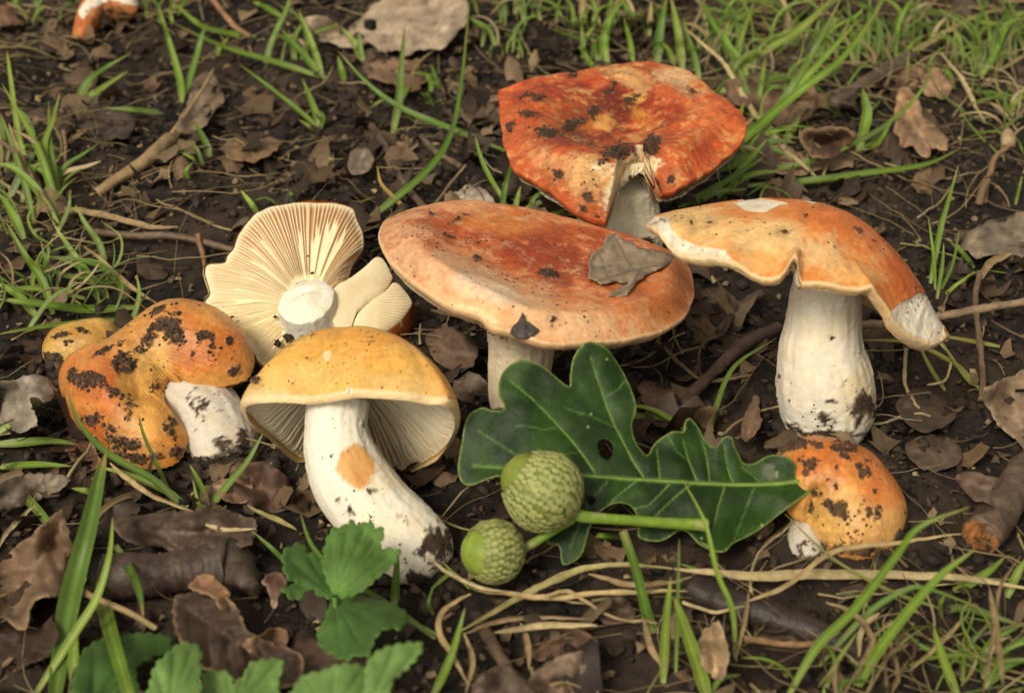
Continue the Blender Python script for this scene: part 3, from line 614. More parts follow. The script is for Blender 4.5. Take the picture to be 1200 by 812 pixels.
torn_lobe([(412, 392), (414, 382), (420, 367), (436, 352), (452, 341), (462, 331), (472, 338), (482, 353), (478, 364), (466, 378), (450, 388), (430, 393)], (446, 366), d5-0.55, 22, True)
s5 = []
for (px, py, l, a) in [(361, 300, .07, 0), (366, 320, .09, 1), (322, 371, .1, .4), (271, 372, .1, .6), (426, 314, .06, 0), (338, 395, .22, 1.5), (325, 402, .2, 2)]:
    P = atdepth(np.float64(px), np.float64(py), d5-0.5); P = onplane(np.float64(px), np.float64(py), c5+n5*0.35, n5)
    s5.append((P, l))
V, F = lumps(np.array([p for p, l in s5]), np.array([l for p, l in s5])*.6, True, .6); mk('soil_specks', V, F, M_CRUMB, t5, kind='stuff')

# ================================================================== inflated caps
def puffed(parent, outline, p0, n, cpx, height, power, base, layers, dirt, seed, fold=None, NT=420, speck=500, smax=.07, extra=None, gloss=.36, under=.5, maxd=None):
    """a cap bent and swollen over its outline: height grows with distance from the edge"""
    fr = radial(outline, p0, n, cpx, 0.0, NT, 0.004, seed); c, n, e1, e2, th, R = fr
    U = 1-(1-np.linspace(0.0, 1, 120))**1.7; U = np.clip(U, 0.001, 1)
    B = np.stack([np.cos(th)*R, np.sin(th)*R], -1); Bl = np.vstack([B, B[:1]])[::3]
    X = U[:, None]*np.cos(th)[None]*R[None]; Y = U[:, None]*np.sin(th)[None]*R[None]
    d = segdist(np.stack([X, Y], -1), Bl); dm = maxd or d.max(); t = np.clip(d/dm, 0, 1)
    Hh = height*(1-(1-t)**2)**power
    for _ in range(26): Hh[1:-1] = .5*Hh[1:-1]+.25*(Hh[2:]+Hh[:-2]); Hh = .4*Hh+.3*(np.roll(Hh, 3, 1)+np.roll(Hh, -3, 1)); Hh[0] = Hh[0].mean()
    G0 = grid(fr, U, Hh)
    if fold is not None:
        x, y = toscreen(G0); f = segdist(np.stack([x, y], -1), fold[0]); Hh = Hh-fold[2]*np.exp(-(f/fold[1])**2)*sstep(0, .25, t+.12)
        G0 = grid(fr, U, Hh)
    roll = np.array([G0[-1]+(np.cos(th)[:, None]*e1+np.sin(th)[:, None]*e2)*(-a*R[:, None]*.35)-n*(under*math.sin(a*PI/2)) for a in np.linspace(.1, 1, 8)])
    return fr, finish_cap(parent, G0, fr, base, layers, dirt, seed, gloss, speck, smax, 0.0, .35, roll, extra, relief=.022, mot=.32, motc=(srgb(236, 186, 104), srgb(176, 88, 36)))

# 6. folded dirty orange cap on the left
b6 = onground(170, 545)
t6 = thing('mushroom', 'folded kidney shaped orange cap plastered with black soil, lying on its side', 'mushroom', b6, 'mushrooms')
o6 = [(70, 456), (74, 439), (85, 428), (105, 418), (133, 408), (153, 394), (173, 377), (193, 364), (221, 358), (249, 365), (275, 378), (292, 398), (299, 422), (295, 441), (283, 450), (255, 455), (224, 457), (207, 452), (197, 446), (191, 449), (193, 470), (204, 490), (218, 504), (221, 516), (215, 535), (201, 547), (176, 551), (153, 545), (125, 527), (94, 502), (77, 484)]
n6 = nrm(-FWD*0.8+UPV*0.62-RGT*0.1)
p6 = atdepth(np.float64(190), np.float64(470), depth_of(b6)+0.75)
L6 = [(srgb(208, 108, 44), 120, 455, 50, 40, 20, .5, .75), (srgb(200, 92, 38), 118, 440, 34, 26, 0, .5, .5), (srgb(218, 120, 46), 245, 400, 44, 44, 20, .5, .8), (srgb(236, 190, 106), 170, 430, 22, 40, 20, .5, .85), (srgb(234, 176, 90), 180, 490, 34, 40, -30, .5, .7), (srgb(232, 150, 60), 200, 530, 28, 20, 0, .5, .8), (srgb(230, 168, 84), 250, 448, 40, 9, 0, .4, .7), (srgb(236, 178, 96), 255, 372, 30, 10, 20, .5, .6), (srgb(208, 96, 36), 100, 500, 30, 18, 30, .5, .6)]
D6 = [(170, 400, 26, 14, -40, .8), (125, 455, 24, 12, 10, .75), (130, 500, 22, 12, 20, .8), (160, 535, 28, 10, 15, .85), (250, 410, 30, 20, 0, .62), (200, 500, 12, 20, -20, .6), (205, 385, 18, 30, -15, 1.05), (190, 378, 32, 12, -35, 1.0), (240, 393, 18, 10, 10, 1.0), (268, 400, 6, 6, 0, .9), (226, 415, 8, 8, 0, .8), (145, 425, 18, 16, -40, 1.05), (105, 445, 20, 16, 20, 1.1), (88, 440, 10, 12, 0, 1.0), (110, 490, 16, 9, 10, .9), (150, 480, 12, 22, -10, .85), (146, 518, 26, 13, 20, 1.1), (180, 535, 16, 8, -20, .9), (205, 530, 8, 10, 0, .8), (280, 432, 14, 14, 0, .6), (180, 452, 12, 10, 0, .7), (125, 410, 30, 5, -25, .9), (185, 365, 14, 5, -30, 1)]
puffed(t6, o6, p6, n6, (143, 428), 1.25, .62, srgb(226, 160, 84), L6, D6, 31, fold=([(202, 452), (185, 447), (160, 452)], 16, .42), speck=1500, smax=.08)
dp = depth_of(b6)
stem(t6, [(195, 452), (215, 468), (238, 490), (256, 518), (268, 548)], [34, 44, 48, 47, 38], np.array([dp+2.2, dp+1.8, dp+1.25, dp+.75, dp+.4]), srgb(214, 206, 190), [(262, 520, 16, 14, 0, .95), (275, 545, 28, 14, -30, 1.0), (240, 540, 10, 8, 0, .7), (285, 515, 14, 20, 0, .85), (232, 505, 8, 5, 0, .6), (240, 480, 40, 30, 0, .46), (250, 550, 50, 14, 0, 1.0), (215, 540, 14, 16, 0, .8)], 32, ridge=.02)

# 7. small orange button low on the right
b7 = onground(985, 662)
t7 = thing('mushroom', 'small egg shaped orange cap with black soil blotches, tipped against the leaf tip', 'mushroom', b7, 'mushrooms')
o7 = [(908, 540), (915, 526), (934, 517), (956, 514), (983, 518), (1014, 530), (1030, 543), (1042, 559), (1053, 575), (1061, 591), (1063, 607), (1056, 629), (1043, 647), (1030, 659), (1012, 668), (992, 666), (978, 655), (965, 638), (954, 626), (946, 612), (938, 611), (928, 606), (916, 590), (908, 565)]
n7 = nrm(-FWD*0.85+UPV*0.5+RGT*0.05); p7 = atdepth(np.float64(985), np.float64(590), depth_of(b7)+0.95)
L7 = [(srgb(214, 112, 46), 990, 540, 70, 26, 20, .5, .8), (srgb(210, 108, 48), 1030, 575, 26, 36, -30, .5, .6), (srgb(236, 188, 106), 980, 610, 40, 40, 20, .5, .8), (srgb(236, 190, 120), 1035, 620, 30, 30, 0, .5, .6), (srgb(222, 120, 50), 940, 540, 24, 16, 0, .5, .7)]
D7 = [(1000, 535, 34, 12, 20, .75), (950, 545, 20, 14, -20, .7), (1020, 600, 20, 24, 0, .5), (990, 640, 40, 14, 0, .7), (930, 522, 26, 10, -15, 1.1), (960, 523, 12, 10, 0, .9), (985, 526, 30, 9, 15, 1.0), (1005, 545, 10, 14, -20, 1), (1012, 555, 12, 12, 0, 1.0), (982, 596, 20, 12, 20, 1.05), (972, 592, 12, 6, 0, .9), (980, 570, 5, 8, 0, .9), (980, 548, 4, 9, 0, .9), (950, 595, 5, 9, 0, .95), (970, 562, 6, 5, 0, .8), (1023, 575, 6, 8, 0, .8), (1010, 645, 26, 9, -5, 1.05), (1025, 655, 18, 12, -10, 1.05), (1004, 622, 5, 6, 0, .8), (1011, 608, 5, 4, 0, .8), (985, 640, 22, 5, -10, .8), (955, 575, 12, 8, 0, .8)]
puffed(t7, o7, p7, n7, (988, 588), 1.0, .58, srgb(226, 158, 80), L7, D7, 41, fold=([(945, 616), (950, 598), (958, 575)], 7, .32), speck=500, smax=.07)
dp = depth_of(b7)
stem(t7, [(952, 590), (945, 615), (945, 640), (950, 662)], [14, 19, 22, 16], np.array([dp+1.6, dp+1.2, dp+.8, dp+.3]), srgb(204, 196, 180), [(945, 660, 24, 14, 0, .9), (945, 640, 30, 24, 0, .45)], 42)

# 8. small yellow button half buried on the left
b8 = onground(95, 425)
t8 = thing('mushroom', 'little pale yellow button half sunk in black soil by the grass', 'mushroom', b8, 'mushrooms')
o8 = [(50, 410), (58, 398), (75, 390), (100, 384), (122, 382), (137, 386), (143, 397), (138, 412), (115, 424), (90, 428), (65, 427), (52, 422)]
n8 = nrm(-FWD*0.7+UPV*0.7); p8 = atdepth(np.float64(97), np.float64(405), depth_of(b8)+.2)
puffed(t8, o8, p8, n8, (97, 405), .7, .55, srgb(222, 176, 88), [(srgb(236, 200, 120), 100, 415, 40, 12, 0, .5, .8), (srgb(196, 140, 60), 80, 392, 40, 10, 0, .5, .6)], [(98, 388, 14, 7, 20, 1.05), (80, 400, 8, 6, 0, .9), (122, 410, 22, 14, -30, 1.1), (62, 420, 16, 10, 0, 1), (75, 392, 18, 5, -10, .8)], 51, speck=260, smax=.09, NT=260)

# 9. broken mushroom out of focus at the top left
b9 = onground(130, 44)
t9 = thing('mushroom', 'blurred broken mushroom of orange skin and white flesh at the top edge', 'mushroom', b9, 'mushrooms')
o9 = [(84, 45), (88, 30), (94, 12), (108, -2), (130, -8), (152, -6), (162, 2), (160, 14), (148, 18), (135, 15), (122, 20), (112, 32), (104, 44), (94, 54), (87, 54)]
n9 = nrm(-FWD*0.75+UPV*0.66); p9 = atdepth(np.float64(120), np.float64(20), depth_of(b9)+.2)
def ex9(V, x, y, col):
    m = inpoly(x+3*fbm(V, .5, 2, 1), y, [(92, 14), (108, -10), (170, -10), (170, 8), (150, 6), (128, 0), (112, 8), (98, 24)]); return np.where(m[:, None], srgb(236, 228, 208), col)
puffed(t9, o9, p9, n9, (118, 12), .7, .6, srgb(196, 118, 66), [(srgb(180, 92, 48), 95, 40, 20, 18, 0, .5, .7), (srgb(210, 150, 100), 125, 12, 30, 6, 0, .5, .6)], [(130, 10, 16, 6, 0, .6)], 61, speck=60, smax=.08, extra=ex9, NT=240)
# ------------------------------------------------------------------ leaf and grass materials
def _leaf(k, gloss=.5, rough=.45, trans=0.2, veinc=None, mott=.5, bs=.5):
    c = k.attr('col').outputs['Color']; n = k.noise(700, 4); n2 = k.noise(160, 3)
    c = k.mix(mott, c, k.ramp(n, [(0.3, 0.62), (0.7, 1.15)]), 'MULTIPLY'); c = k.mix(mott, c, k.ramp(n2, [(0.3, 0.7), (0.7, 1.15)]), 'MULTIPLY')
    k.link(c, k.b.inputs['Base Color']); k.b.inputs['Roughness'].default_value = rough; k.b.inputs['Specular IOR Level'].default_value = gloss
    b1 = k.bump(n2, bs, 0.0006); k.link(k.bump(n, bs, 0.0003, b1), k.b.inputs['Normal'])
    translucent(k, c, trans)
def _oak(k):
    _leaf(k, .22, .50, .08, mott=.5, bs=.4)
    tc = k.node('ShaderNodeTexCoord'); v = k.node('ShaderNodeTexVoronoi', feature='DISTANCE_TO_EDGE', Scale=650.0); k.link(tc.outputs['Object'], v.inputs['Vector'])
    e = k.ramp(v.outputs['Distance'], [(0.0, 0.0), (0.12, 1.0)]); old = k.b.inputs['Normal'].links[0].from_socket
    k.link(k.bump(e, .12, .0002, old), k.b.inputs['Normal'])
    src = k.b.inputs['Base Color'].links[0].from_socket; k.link(k.mix(.35, src, k.ramp(v.outputs['Distance'], [(0.0, 1.5), (0.10, 1.0)]), 'MULTIPLY'), k.b.inputs['Base Color'])
M_OAK = mat('oak_leaf_green', _oak)
M_GREEN = mat('soft_leaf_green', lambda k: _leaf(k, .3, .6, .25, mott=.35, bs=.35))
M_DEAD = mat('dead_leaf', lambda k: _leaf(k, .3, .62, .10, mott=.6, bs=.45))
M_GRASS = mat('grass_blade', lambda k: _leaf(k, .4, .48, .32, mott=.3, bs=.25))
M_STRAW = mat('straw', lambda k: _leaf(k, .3, .65, .06, mott=.7, bs=.6))
M_BARK = mat('wet_bark', lambda k: _leaf(k, .45, .55, 0.0, mott=.9, bs=1.0))
def _acorn(k):
    _leaf(k, .35, .5, 0.02, mott=.55, bs=.5); oi = k.node('ShaderNodeObjectInfo')
    src = k.b.inputs['Base Color'].links[0].from_socket; k.link(k.mix(1.0, src, k.ramp(oi.outputs['Random'], [(0.0, (.72, .68, .62)), (.5, (1, 1, 1)), (1.0, (1.12, 1.05, .95))]), 'MULTIPLY'), k.b.inputs['Base Color'])
M_ACORN = mat('acorn_skin', _acorn)

def leafmesh(outline, spacing, holes=(), nb=None, rag=0.0, sharp=False):
    """triangulated flat leaf: outline, holes and vein lines are kept as edges"""
    outline = np.asarray(outline, float); per = np.linalg.norm(np.roll(outline, -1, 0)-outline, axis=1).sum()
    B = catmull(outline, nb or max(24, int(per/spacing)), True)
    if sharp:
        q = np.vstack([outline, outline[:1]]); L_ = np.concatenate([[0], np.cumsum(np.linalg.norm(np.diff(q, axis=0), axis=1))]); t_ = np.linspace(0, L_[-1], len(B), endpoint=False); B = np.column_stack([np.interp(t_, L_, q[:, 0]), np.interp(t_, L_, q[:, 1])])
    if rag: B = B+rag*np.stack([fbm(np.stack([B[:, 0], B[:, 1], 0*B[:, 0]], -1), 9, 4, 5, .8), fbm(np.stack([B[:, 0], B[:, 1], 0*B[:, 0]], -1), 9, 4, 6, .8)], -1)
    hs = [catmull(h, 18, True) for h in holes]
    lo, hi = B.min(0), B.max(0); a, b = np.meshgrid(np.arange(lo[0], hi[0], spacing), np.arange(lo[1], hi[1], spacing*.87))
    a = a+(np.arange(a.shape[0])[:, None] % 2)*spacing*.5; I = np.column_stack([a.ravel(), b.ravel()])+rng.normal(0, spacing*.08, (a.size, 2))
    I = I[inpoly(I[:, 0], I[:, 1], B)]
    keep = np.linalg.norm(I[:, None]-B[None, ::1], axis=-1).min(1) > spacing*.5 if len(I)*len(B) < 6e6 else np.ones(len(I), bool)
    I = I[keep]
    for h in hs: I = I[~inpoly(I[:, 0], I[:, 1], h)]
    P = [B]; E = [(i, (i+1) % len(B)) for i in range(len(B))]; off = len(B)
    for h in hs: P.append(h); E += [(off+i, off+(i+1) % len(h)) for i in range(len(h))]; off += len(h)
    P.append(I); P = np.vstack(P)
    v, e, f, *_ = delaunay_2d_cdt([tuple(p) for p in P.tolist()], E, [], 0, 1e-6)
    V = np.array([(p[0], p[1]) for p in v]); F = np.array([list(t) for t in f if len(t) == 3])
    m = V[F].mean(1); ok = inpoly(m[:, 0], m[:, 1], B)
    for h in hs: ok &= ~inpoly(m[:, 0], m[:, 1], h)
    F = F[ok]; A = np.cross(V[F[:, 1]]-V[F[:, 0]], V[F[:, 2]]-V[F[:, 0]]); F = np.where((A < 0)[:, None], F[:, ::-1], F)
    edge = segdist(V, np.vstack([B, B[:1]])[::max(1, len(B)//160)])
    return V, F, edge
def thicken(o, t):
    m = o.modifiers.new('thickness', 'SOLIDIFY'); m.thickness = t*CM; m.offset = 0

# ================================================================== green oak leaf
bo = onground(760, 640)
leaf = thing('oak_leaf', 'glossy dark green lobed oak leaf with a hole, lying under the acorns', 'leaf', bo)
no = nrm((0.04, -0.62, 0.80)); po = onground(760, 645, 0.35)
oo = [(957, 568), (951, 560), (934, 559), (933, 545), (921, 535), (902, 532), (884, 541), (872, 540), (866, 531), (861, 524), (857, 513), (847, 513), (840, 523), (834, 521), (827, 511), (820, 498), (810, 487), (803, 493), (801, 504), (786, 506), (768, 518), (759, 533), (752, 528), (745, 517), (741, 497), (746, 476), (737, 446), (722, 420), (707, 407), (686, 404), (672, 420), (668, 440), (667, 453), (655, 446), (636, 431), (610, 424), (589, 437), (584, 461), (591, 479), (578, 480), (565, 475), (548, 484), (541, 514), (537, 548), (550, 563), (584, 556), (600, 570), (625, 590), (640, 606), (644, 620), (641, 636), (655, 640), (659, 660), (672, 658), (683, 647), (691, 620), (700, 604), (720, 591), (740, 594), (748, 612), (749, 630), (775, 634), (800, 622), (820, 640), (846, 648), (862, 634), (890, 618), (917, 600), (942, 582)]
holes = [[(700, 520), (708, 515), (717, 520), (718, 532), (712, 541), (703, 535)], [(686, 586), (692, 583), (698, 588), (691, 593)]]
VEINS = [([(951, 562), (910, 566), (870, 567), (820, 566), (775, 564), (730, 562), (695, 560), (655, 556), (600, 548), (556, 540)], 6.0), ([(755, 561), (740, 538), (722, 500), (708, 465), (692, 420)], 2.6), ([(698, 558), (680, 530), (655, 500), (625, 470), (598, 448)], 2.6), ([(817, 563), (808, 540), (801, 515)], 2.2), ([(832, 564), (829, 535), (824, 512)], 1.4), ([(860, 565), (853, 545), (848, 520)], 1.8), ([(893, 565), (880, 553), (870, 545)], 1.4), ([(773, 562), (771, 540), (770, 524)], 1.3), ([(810, 567), (788, 585), (765, 607)], 1.6), ([(745, 565), (728, 578), (712, 592)], 1.6), ([(850, 568), (842, 592), (835, 625)], 1.8), ([(785, 567), (760, 592), (740, 596)], 1.3), ([(630, 552), (600, 530), (560, 500)], 1.6), ([(885, 568), (873, 600), (862, 630)], 1.4), ([(715, 562), (690, 590), (668, 640)], 1.3), ([(655, 500), (640, 505), (605, 500)], 1.0), ([(708, 465), (725, 455), (732, 445)], 1.0), ([(722, 500), (700, 490), (660, 478)], .9), ([(680, 530), (660, 535), (630, 530)], .9), ([(808, 540), (792, 528), (784, 512)], .9)]
Vp, F, ed = leafmesh(oo, 2.6, holes, 520)
def oaksurf(x, y):
    P = onplane(x, y, po, no); vd = np.full(np.shape(x), 1e9); q = np.stack([x, y], -1)
    for l, w in VEINS[:12]: vd = np.minimum(vd, segdist(q, l)/(1.0 if w > 2 else .8))
    z = 0.05*np.clip(vd/14, 0, 1)**.7+0.14*fbm(P, 2.2, 2, 3)+0.03*fbm(P, .5, 2, 4)
    z = z-0.45*sstep(620, 535, x)-0.25*sstep(700, 735, x)*sstep(470, 400, y)+0.35*np.exp(-((x-890)/45)**2-((y-620)/22)**2)*-1+0.12*np.sin(x*.09)*sstep(560, 500, y)*sstep(770, 800, x)
    return P+no*z[..., None], vd
P, vd = oaksurf(Vp[:, 0], Vp[:, 1])
g = fbm(P, .8, 4, 8); col = lerp(srgb(25, 46, 14), srgb(45, 71, 23), sstep(-.6, .7, g)[:, None])
small = np.full(len(P), 1e9)
for l, w in VEINS: small = np.minimum(small, segdist(Vp, l)-w*.35)
col = lerp(srgb(74, 104, 46), col, sstep(-.4, 1.4, small)[:, None]); col = lerp(srgb(120, 140, 70), col, sstep(0.2, 2.2, ed)[:, None])
spots = (fbm(P, .09, 2, 21) > 1.15)*(fbm(P, 1.5, 2, 22) > 0.2); col = np.where(spots[:, None], srgb(150, 160, 96), col)
m = sstep(18, 4, np.hypot(Vp[:, 0]-905, Vp[:, 1]-549))*sstep(-.3, .4, fbm(P, .25, 3, 5)); col = lerp(col, srgb(110, 112, 96), (m*.7)[:, None])
thicken(mk('blade', P, F, M_OAK, leaf, {'col': col}), .018)
vt = []
for l, w in VEINS[:12]:
    q = catmull(l, 40); s, _ = oaksurf(q[:, 0], q[:, 1]); vt.append(tube(s+no*.012, np.linspace(w, w*.25, 40)*(.0098 if w > 3 else .0075), 6))
Vt, Ft = joinm(vt); mk('veins', Vt, Ft, M_OAK, leaf, {'col': np.tile(srgb(112, 138, 62), (len(Vt), 1))})

# ================================================================== acorns on their stalk
ba = onground(690, 660)
spr = thing('acorn_sprig', 'two green acorns with scaly cups joined on one thick green stalk', 'acorns', ba)
def ondepth(px, py, off): 
    P = onplane(np.float64(px), np.float64(py), po, no); return atdepth(np.float64(px), np.float64(py), depth_of(P)-off)
scale_me = None
def acorn(att, tip, offa, offt, prof, nutr, nutc, nutl, seed, zk):
    """cup turned about the line from stalk to tip, covered in overlapping scales, with the nut in its mouth"""
    global scale_me
    A = ondepth(*att, offa); T = ondepth(*tip, offt); ax = T-A; L = np.linalg.norm(ax); ax /= L; u = nrm(np.cross(ax, (0.1, 0.2, .97))); v = np.cross(ax, u)
    kk = L/np.max(np.asarray(prof)[:, 0])*zk; prof = np.asarray(prof, float)*kk; nutr *= kk; nutc *= kk; nutl *= kk; pr = catmull(prof, 60); NT = 96; th = np.arange(NT)/NT*2*PI; D = np.cos(th)[:, None]*u+np.sin(th)[:, None]*v
    G = A+pr[:, 0, None, None]*ax+pr[:, 1, None, None]*D[None]; V = G.reshape(-1, 3); V = V+.012*np.stack([fbm(V, .3, 2, seed+i) for i in range(3)], -1)
    cup = mk('cup', V, quads(60, NT), M_ACORN, spr, {'col': np.tile(srgb(110, 124, 52), (len(V), 1))*(1+.2*fbm(V, .2, 3, seed)[:, None])})
    s = np.linspace(0, 1, 26); nr = nutr*np.sqrt(np.clip(1-((s*1.0-.35)/.65)**2, 0, 1))
    nr = np.where(s < .35, nutr*np.sqrt(np.clip(1-((.35-s)/.36)**2, 0, 1)), nr)
    Gn = A+ax*(nutc-nutl*.5)+(s*nutl)[:, None, None]*ax+nr[:, None, None]*D[None]; Vn = Gn.reshape(-1, 3)
    mk('nut', Vn, quads(26, NT), M_ACORN, spr, {'col': lerp(srgb(118, 142, 48), srgb(146, 162, 72), sstep(-.5, .5, fbm(Vn, .5, 2, seed))[:, None])})
    if scale_me is None:
        B = ICO2*np.array([.5, .62, .30]); B[:, 1] = np.where(B[:, 1] > 0, B[:, 1]*1.25, B[:, 1]); B[:, 0] *= np.where(B[:, 1] > 0, 1-.55*np.clip(B[:, 1]/.7, 0, 1), 1)
        B[:, 2] += .10*np.clip(B[:, 1]+.2, 0, 1)
        cs = lerp(srgb(158, 168, 104), srgb(128, 98, 64), sstep(.45, .72, B[:, 1])[:, None]); cs = np.where((B[:, 2] < .02)[:, None], srgb(112, 100, 56), cs)
        o = mk('scale', B, ICO2F, M_ACORN, None, {'col': cs}, origin=(0, 0, 0)); scale_me = o.data
        bpy.data.objects.remove(o)
    outer = prof[:-2] if True else prof; po_ = catmull(outer, 200); ss = np.concatenate([[0], np.cumsum(np.linalg.norm(np.diff(po_, axis=0), axis=1))])
    rowl = .160*(L/2.2)**.4; rows = int(ss[-1]/rowl); cnt = 0
    from mathutils import Matrix
    for i in range(rows+1):
        t = min(1, (i+.35)/(rows+.45)); k = min(199, int(np.searchsorted(ss, t*ss[-1]))); z, r = po_[k]; dz, dr = po_[min(199, k+2)]-po_[max(0, k-2)]; dl = math.hypot(dz, dr); dz /= dl; dr /= dl
        w = .215*(L/2.2)**.4*(1-.25*t); n = max(5, int(2*PI*r/w))
        for j in range(n):
            a = (j+.5*(i % 2)+rng.normal(0, .13))/n*2*PI; d = math.cos(a)*u+math.sin(a)*v; pos = A+z*ax+(r+.005)*d; fw = nrm(dz*ax+dr*d); nn = nrm(dz*d-dr*ax)
            if nn@d < 0: nn = -nn
            sd = np.cross(fw, nn); sc = rng.uniform(.78, 1.2); w2 = 2*PI*r/n*.62
            M = np.eye(4); M[:3, 0] = sd*w2*sc*1.5; M[:3, 1] = fw*rowl*1.05*sc; M[:3, 2] = nn*rowl*.62*rng.uniform(.6, 1.25); M[:3, 3] = (pos-ORG[cup.name])
            M[:3, :] *= 1.0
            o = bpy.data.objects.new('scale', scale_me); C.objects.link(o); o.parent = cup
            Mm = M.copy(); Mm[:3, 3] *= CM; o.matrix_local = Matrix(Mm.tolist()); cnt += 1
    return A, ax
acorn((674, 603), (596, 546), .9, 1.25, [(0, .10), (.06, .34), (.2, .62), (.5, .93), (.9, 1.08), (1.3, 1.06), (1.65, .90), (1.86, .74), (1.88, .68), (1.7, .66)], .72, 1.82, 1.0, 3, .84)
acorn((610, 645), (541, 648), .35, .95, [(0, .09), (.05, .28), (.15, .47), (.38, .68), (.65, .77), (.95, .75), (1.15, .66), (1.24, .60), (1.26, .55), (1.1, .52)], .60, 1.2, .8, 5, .76)
st = [ondepth(x, y, o) for x, y, o in [(670, 602, .9), (690, 606, .85), (730, 609, .7), (770, 612, .55), (805, 614, .45), (829, 615, .4)]]
sp = catmull(st, 50); r = .115+.03*np.abs(np.linspace(-1, 1, 50))**3; s1 = tube(sp, r*(1+.05*fbm(sp, .4, 2, 3)), 14)
s2 = [ondepth(x, y, o) for x, y, o in [(606, 645, .38), (622, 638, .45), (640, 627, .6), (655, 618, .75), (672, 608, .85)]]
s2 = tube(catmull(s2, 30), np.linspace(.10, .085, 30), 12); Vt, Ft = joinm([s1, s2])
mk('stalk', Vt, Ft, M_ACORN, spr, {'col': lerp(srgb(120, 150, 52), srgb(150, 160, 90), sstep(0, .6, fbm(Vt, .3, 3, 2))[:, None])})

# ================================================================== blades, straws, twigs
def strip(P, width, fold=0.25, face=None, taper='blade', twist=0.0):
    """a grass blade: three points across, folded along the middle"""
    P = np.asarray(P, float); n = len(P); T = nrm(np.gradient(P, axis=0)); s = np.linspace(0, 1, n)
    f = np.asarray(face if face is not None else nrm(np.array([0.0, -.55, .83])), float); S = nrm(np.cross(T, f)); N = np.cross(S, T)
    if twist:
        a = s*twist; S, N = S*np.cos(a)[:, None]+N*np.sin(a)[:, None], N*np.cos(a)[:, None]-S*np.sin(a)[:, None]
    if taper == 'blade': w = width*np.clip(np.minimum(.55+s*2.2, 1), 0, 1)*np.clip(1-s**2.6, 0, 1)**.75
    elif taper == 'both': w = width*np.clip(np.sin(np.clip(s, .02, .98)*PI), 0, 1)**.5
    else: w = width*(1-.35*s)
    w = np.maximum(w, .012)
    rows = [P-S*w[:, None]*.5, P-S*w[:, None]*.25-N*(w*fold*.3)[:, None], P-N*(w*fold*.5)[:, None], P+S*w[:, None]*.25-N*(w*fold*.3)[:, None], P+S*w[:, None]*.5]
    V = np.stack(rows, 1).reshape(-1, 3); return V, quads(n, 5, False), np.repeat(s, 5), np.tile([0, .5, 1, .5, 0], n)
GREENS = [srgb(112, 142, 44), srgb(126, 156, 52), srgb(98, 130, 44), srgb(136, 158, 64), srgb(112, 136, 58)]
TANS = [srgb(170, 148, 104), srgb(148, 126, 90), srgb(186, 168, 124), srgb(124, 102, 74), srgb(160, 150, 96)]
def bladecol(s, mid, g, tipdry=.0, basepale=.5, seed=0):
    c = np.tile(np.asarray(g), (len(s), 1)); c = lerp(c, srgb(170, 180, 110), (basepale*sstep(.3, 0, s))[:, None]); c = lerp(c, srgb(188, 150, 92), (tipdry*sstep(.8, .98, s))[:, None])
    c = lerp(c, np.clip(c*1.35+.01, 0, 1), (.8*sstep(.7, 1, mid))[:, None]); c = np.where((np.abs(mid-.5) < .2)[:, None], c*.82, c); return c
def trace(pts, lift, n=30, jig=0.0):
    """photo points lifted off the ground by the given heights -> a smooth 3-D line"""
    q = np.asarray(pts, float); lf = np.interp(np.linspace(0, 1, len(q)), np.linspace(0, 1, len(lift)), lift); P = np.array([onground(a, b, h) for (a, b), h in zip(q, lf)])
    return catmull(P, n)
# ------------------------------------------------------------------ soil crumbs, leaf scraps and dry fibres that cover the ground
def scatter(n, margin=80):
    """points spread evenly over the ground the photograph takes in"""
    out = []
    while sum(map(len, out)) < n:
        X = np.column_stack([rng.uniform(-21, 21, n*2), rng.uniform(-15, 30, n*2)])
        P = np.column_stack([X, ground_h(X[:, 0], X[:, 1])]); x, y = toscreen(P)
        out.append(P[(x > -margin) & (x < 1200+margin) & (y > -margin) & (y < 812+margin)])
    return np.vstack(out)[:n]
P = scatter(26000); P[:, 2] = ground_fine(P[:, 0], P[:, 1]); dens = fbm(P, 3.0, 3, 61)
P = P[rng.random(len(P)) < sstep(-.7, .4, dens)+.25]; s = .030*(8**(rng.random(len(P))**2.6))
V, F = lumps(P+np.array([0, 0, .3])*s[:, None], s, False, .75, jit=.32)
tag(mk('soil_crumbs', V, F, M_CRUMB, None, origin=(0, 0, 0), smooth=False), kind='stuff')
P = scatter(420); P[:, 2] = ground_fine(P[:, 0], P[:, 1]); s = rng.uniform(.14, .40, len(P))*rng.uniform(.7, 1, len(P))
V, F = lumps(P, s, True, .7, jit=.2); V = V+.09*np.stack([fbm(V, .22, 3, i, .7) for i in (71, 72, 73)], -1)
tag(mk('soil_clods', V, F, M_SOIL, None, {'tint': np.zeros(len(V))}, origin=(0, 0, 0)), kind='stuff')

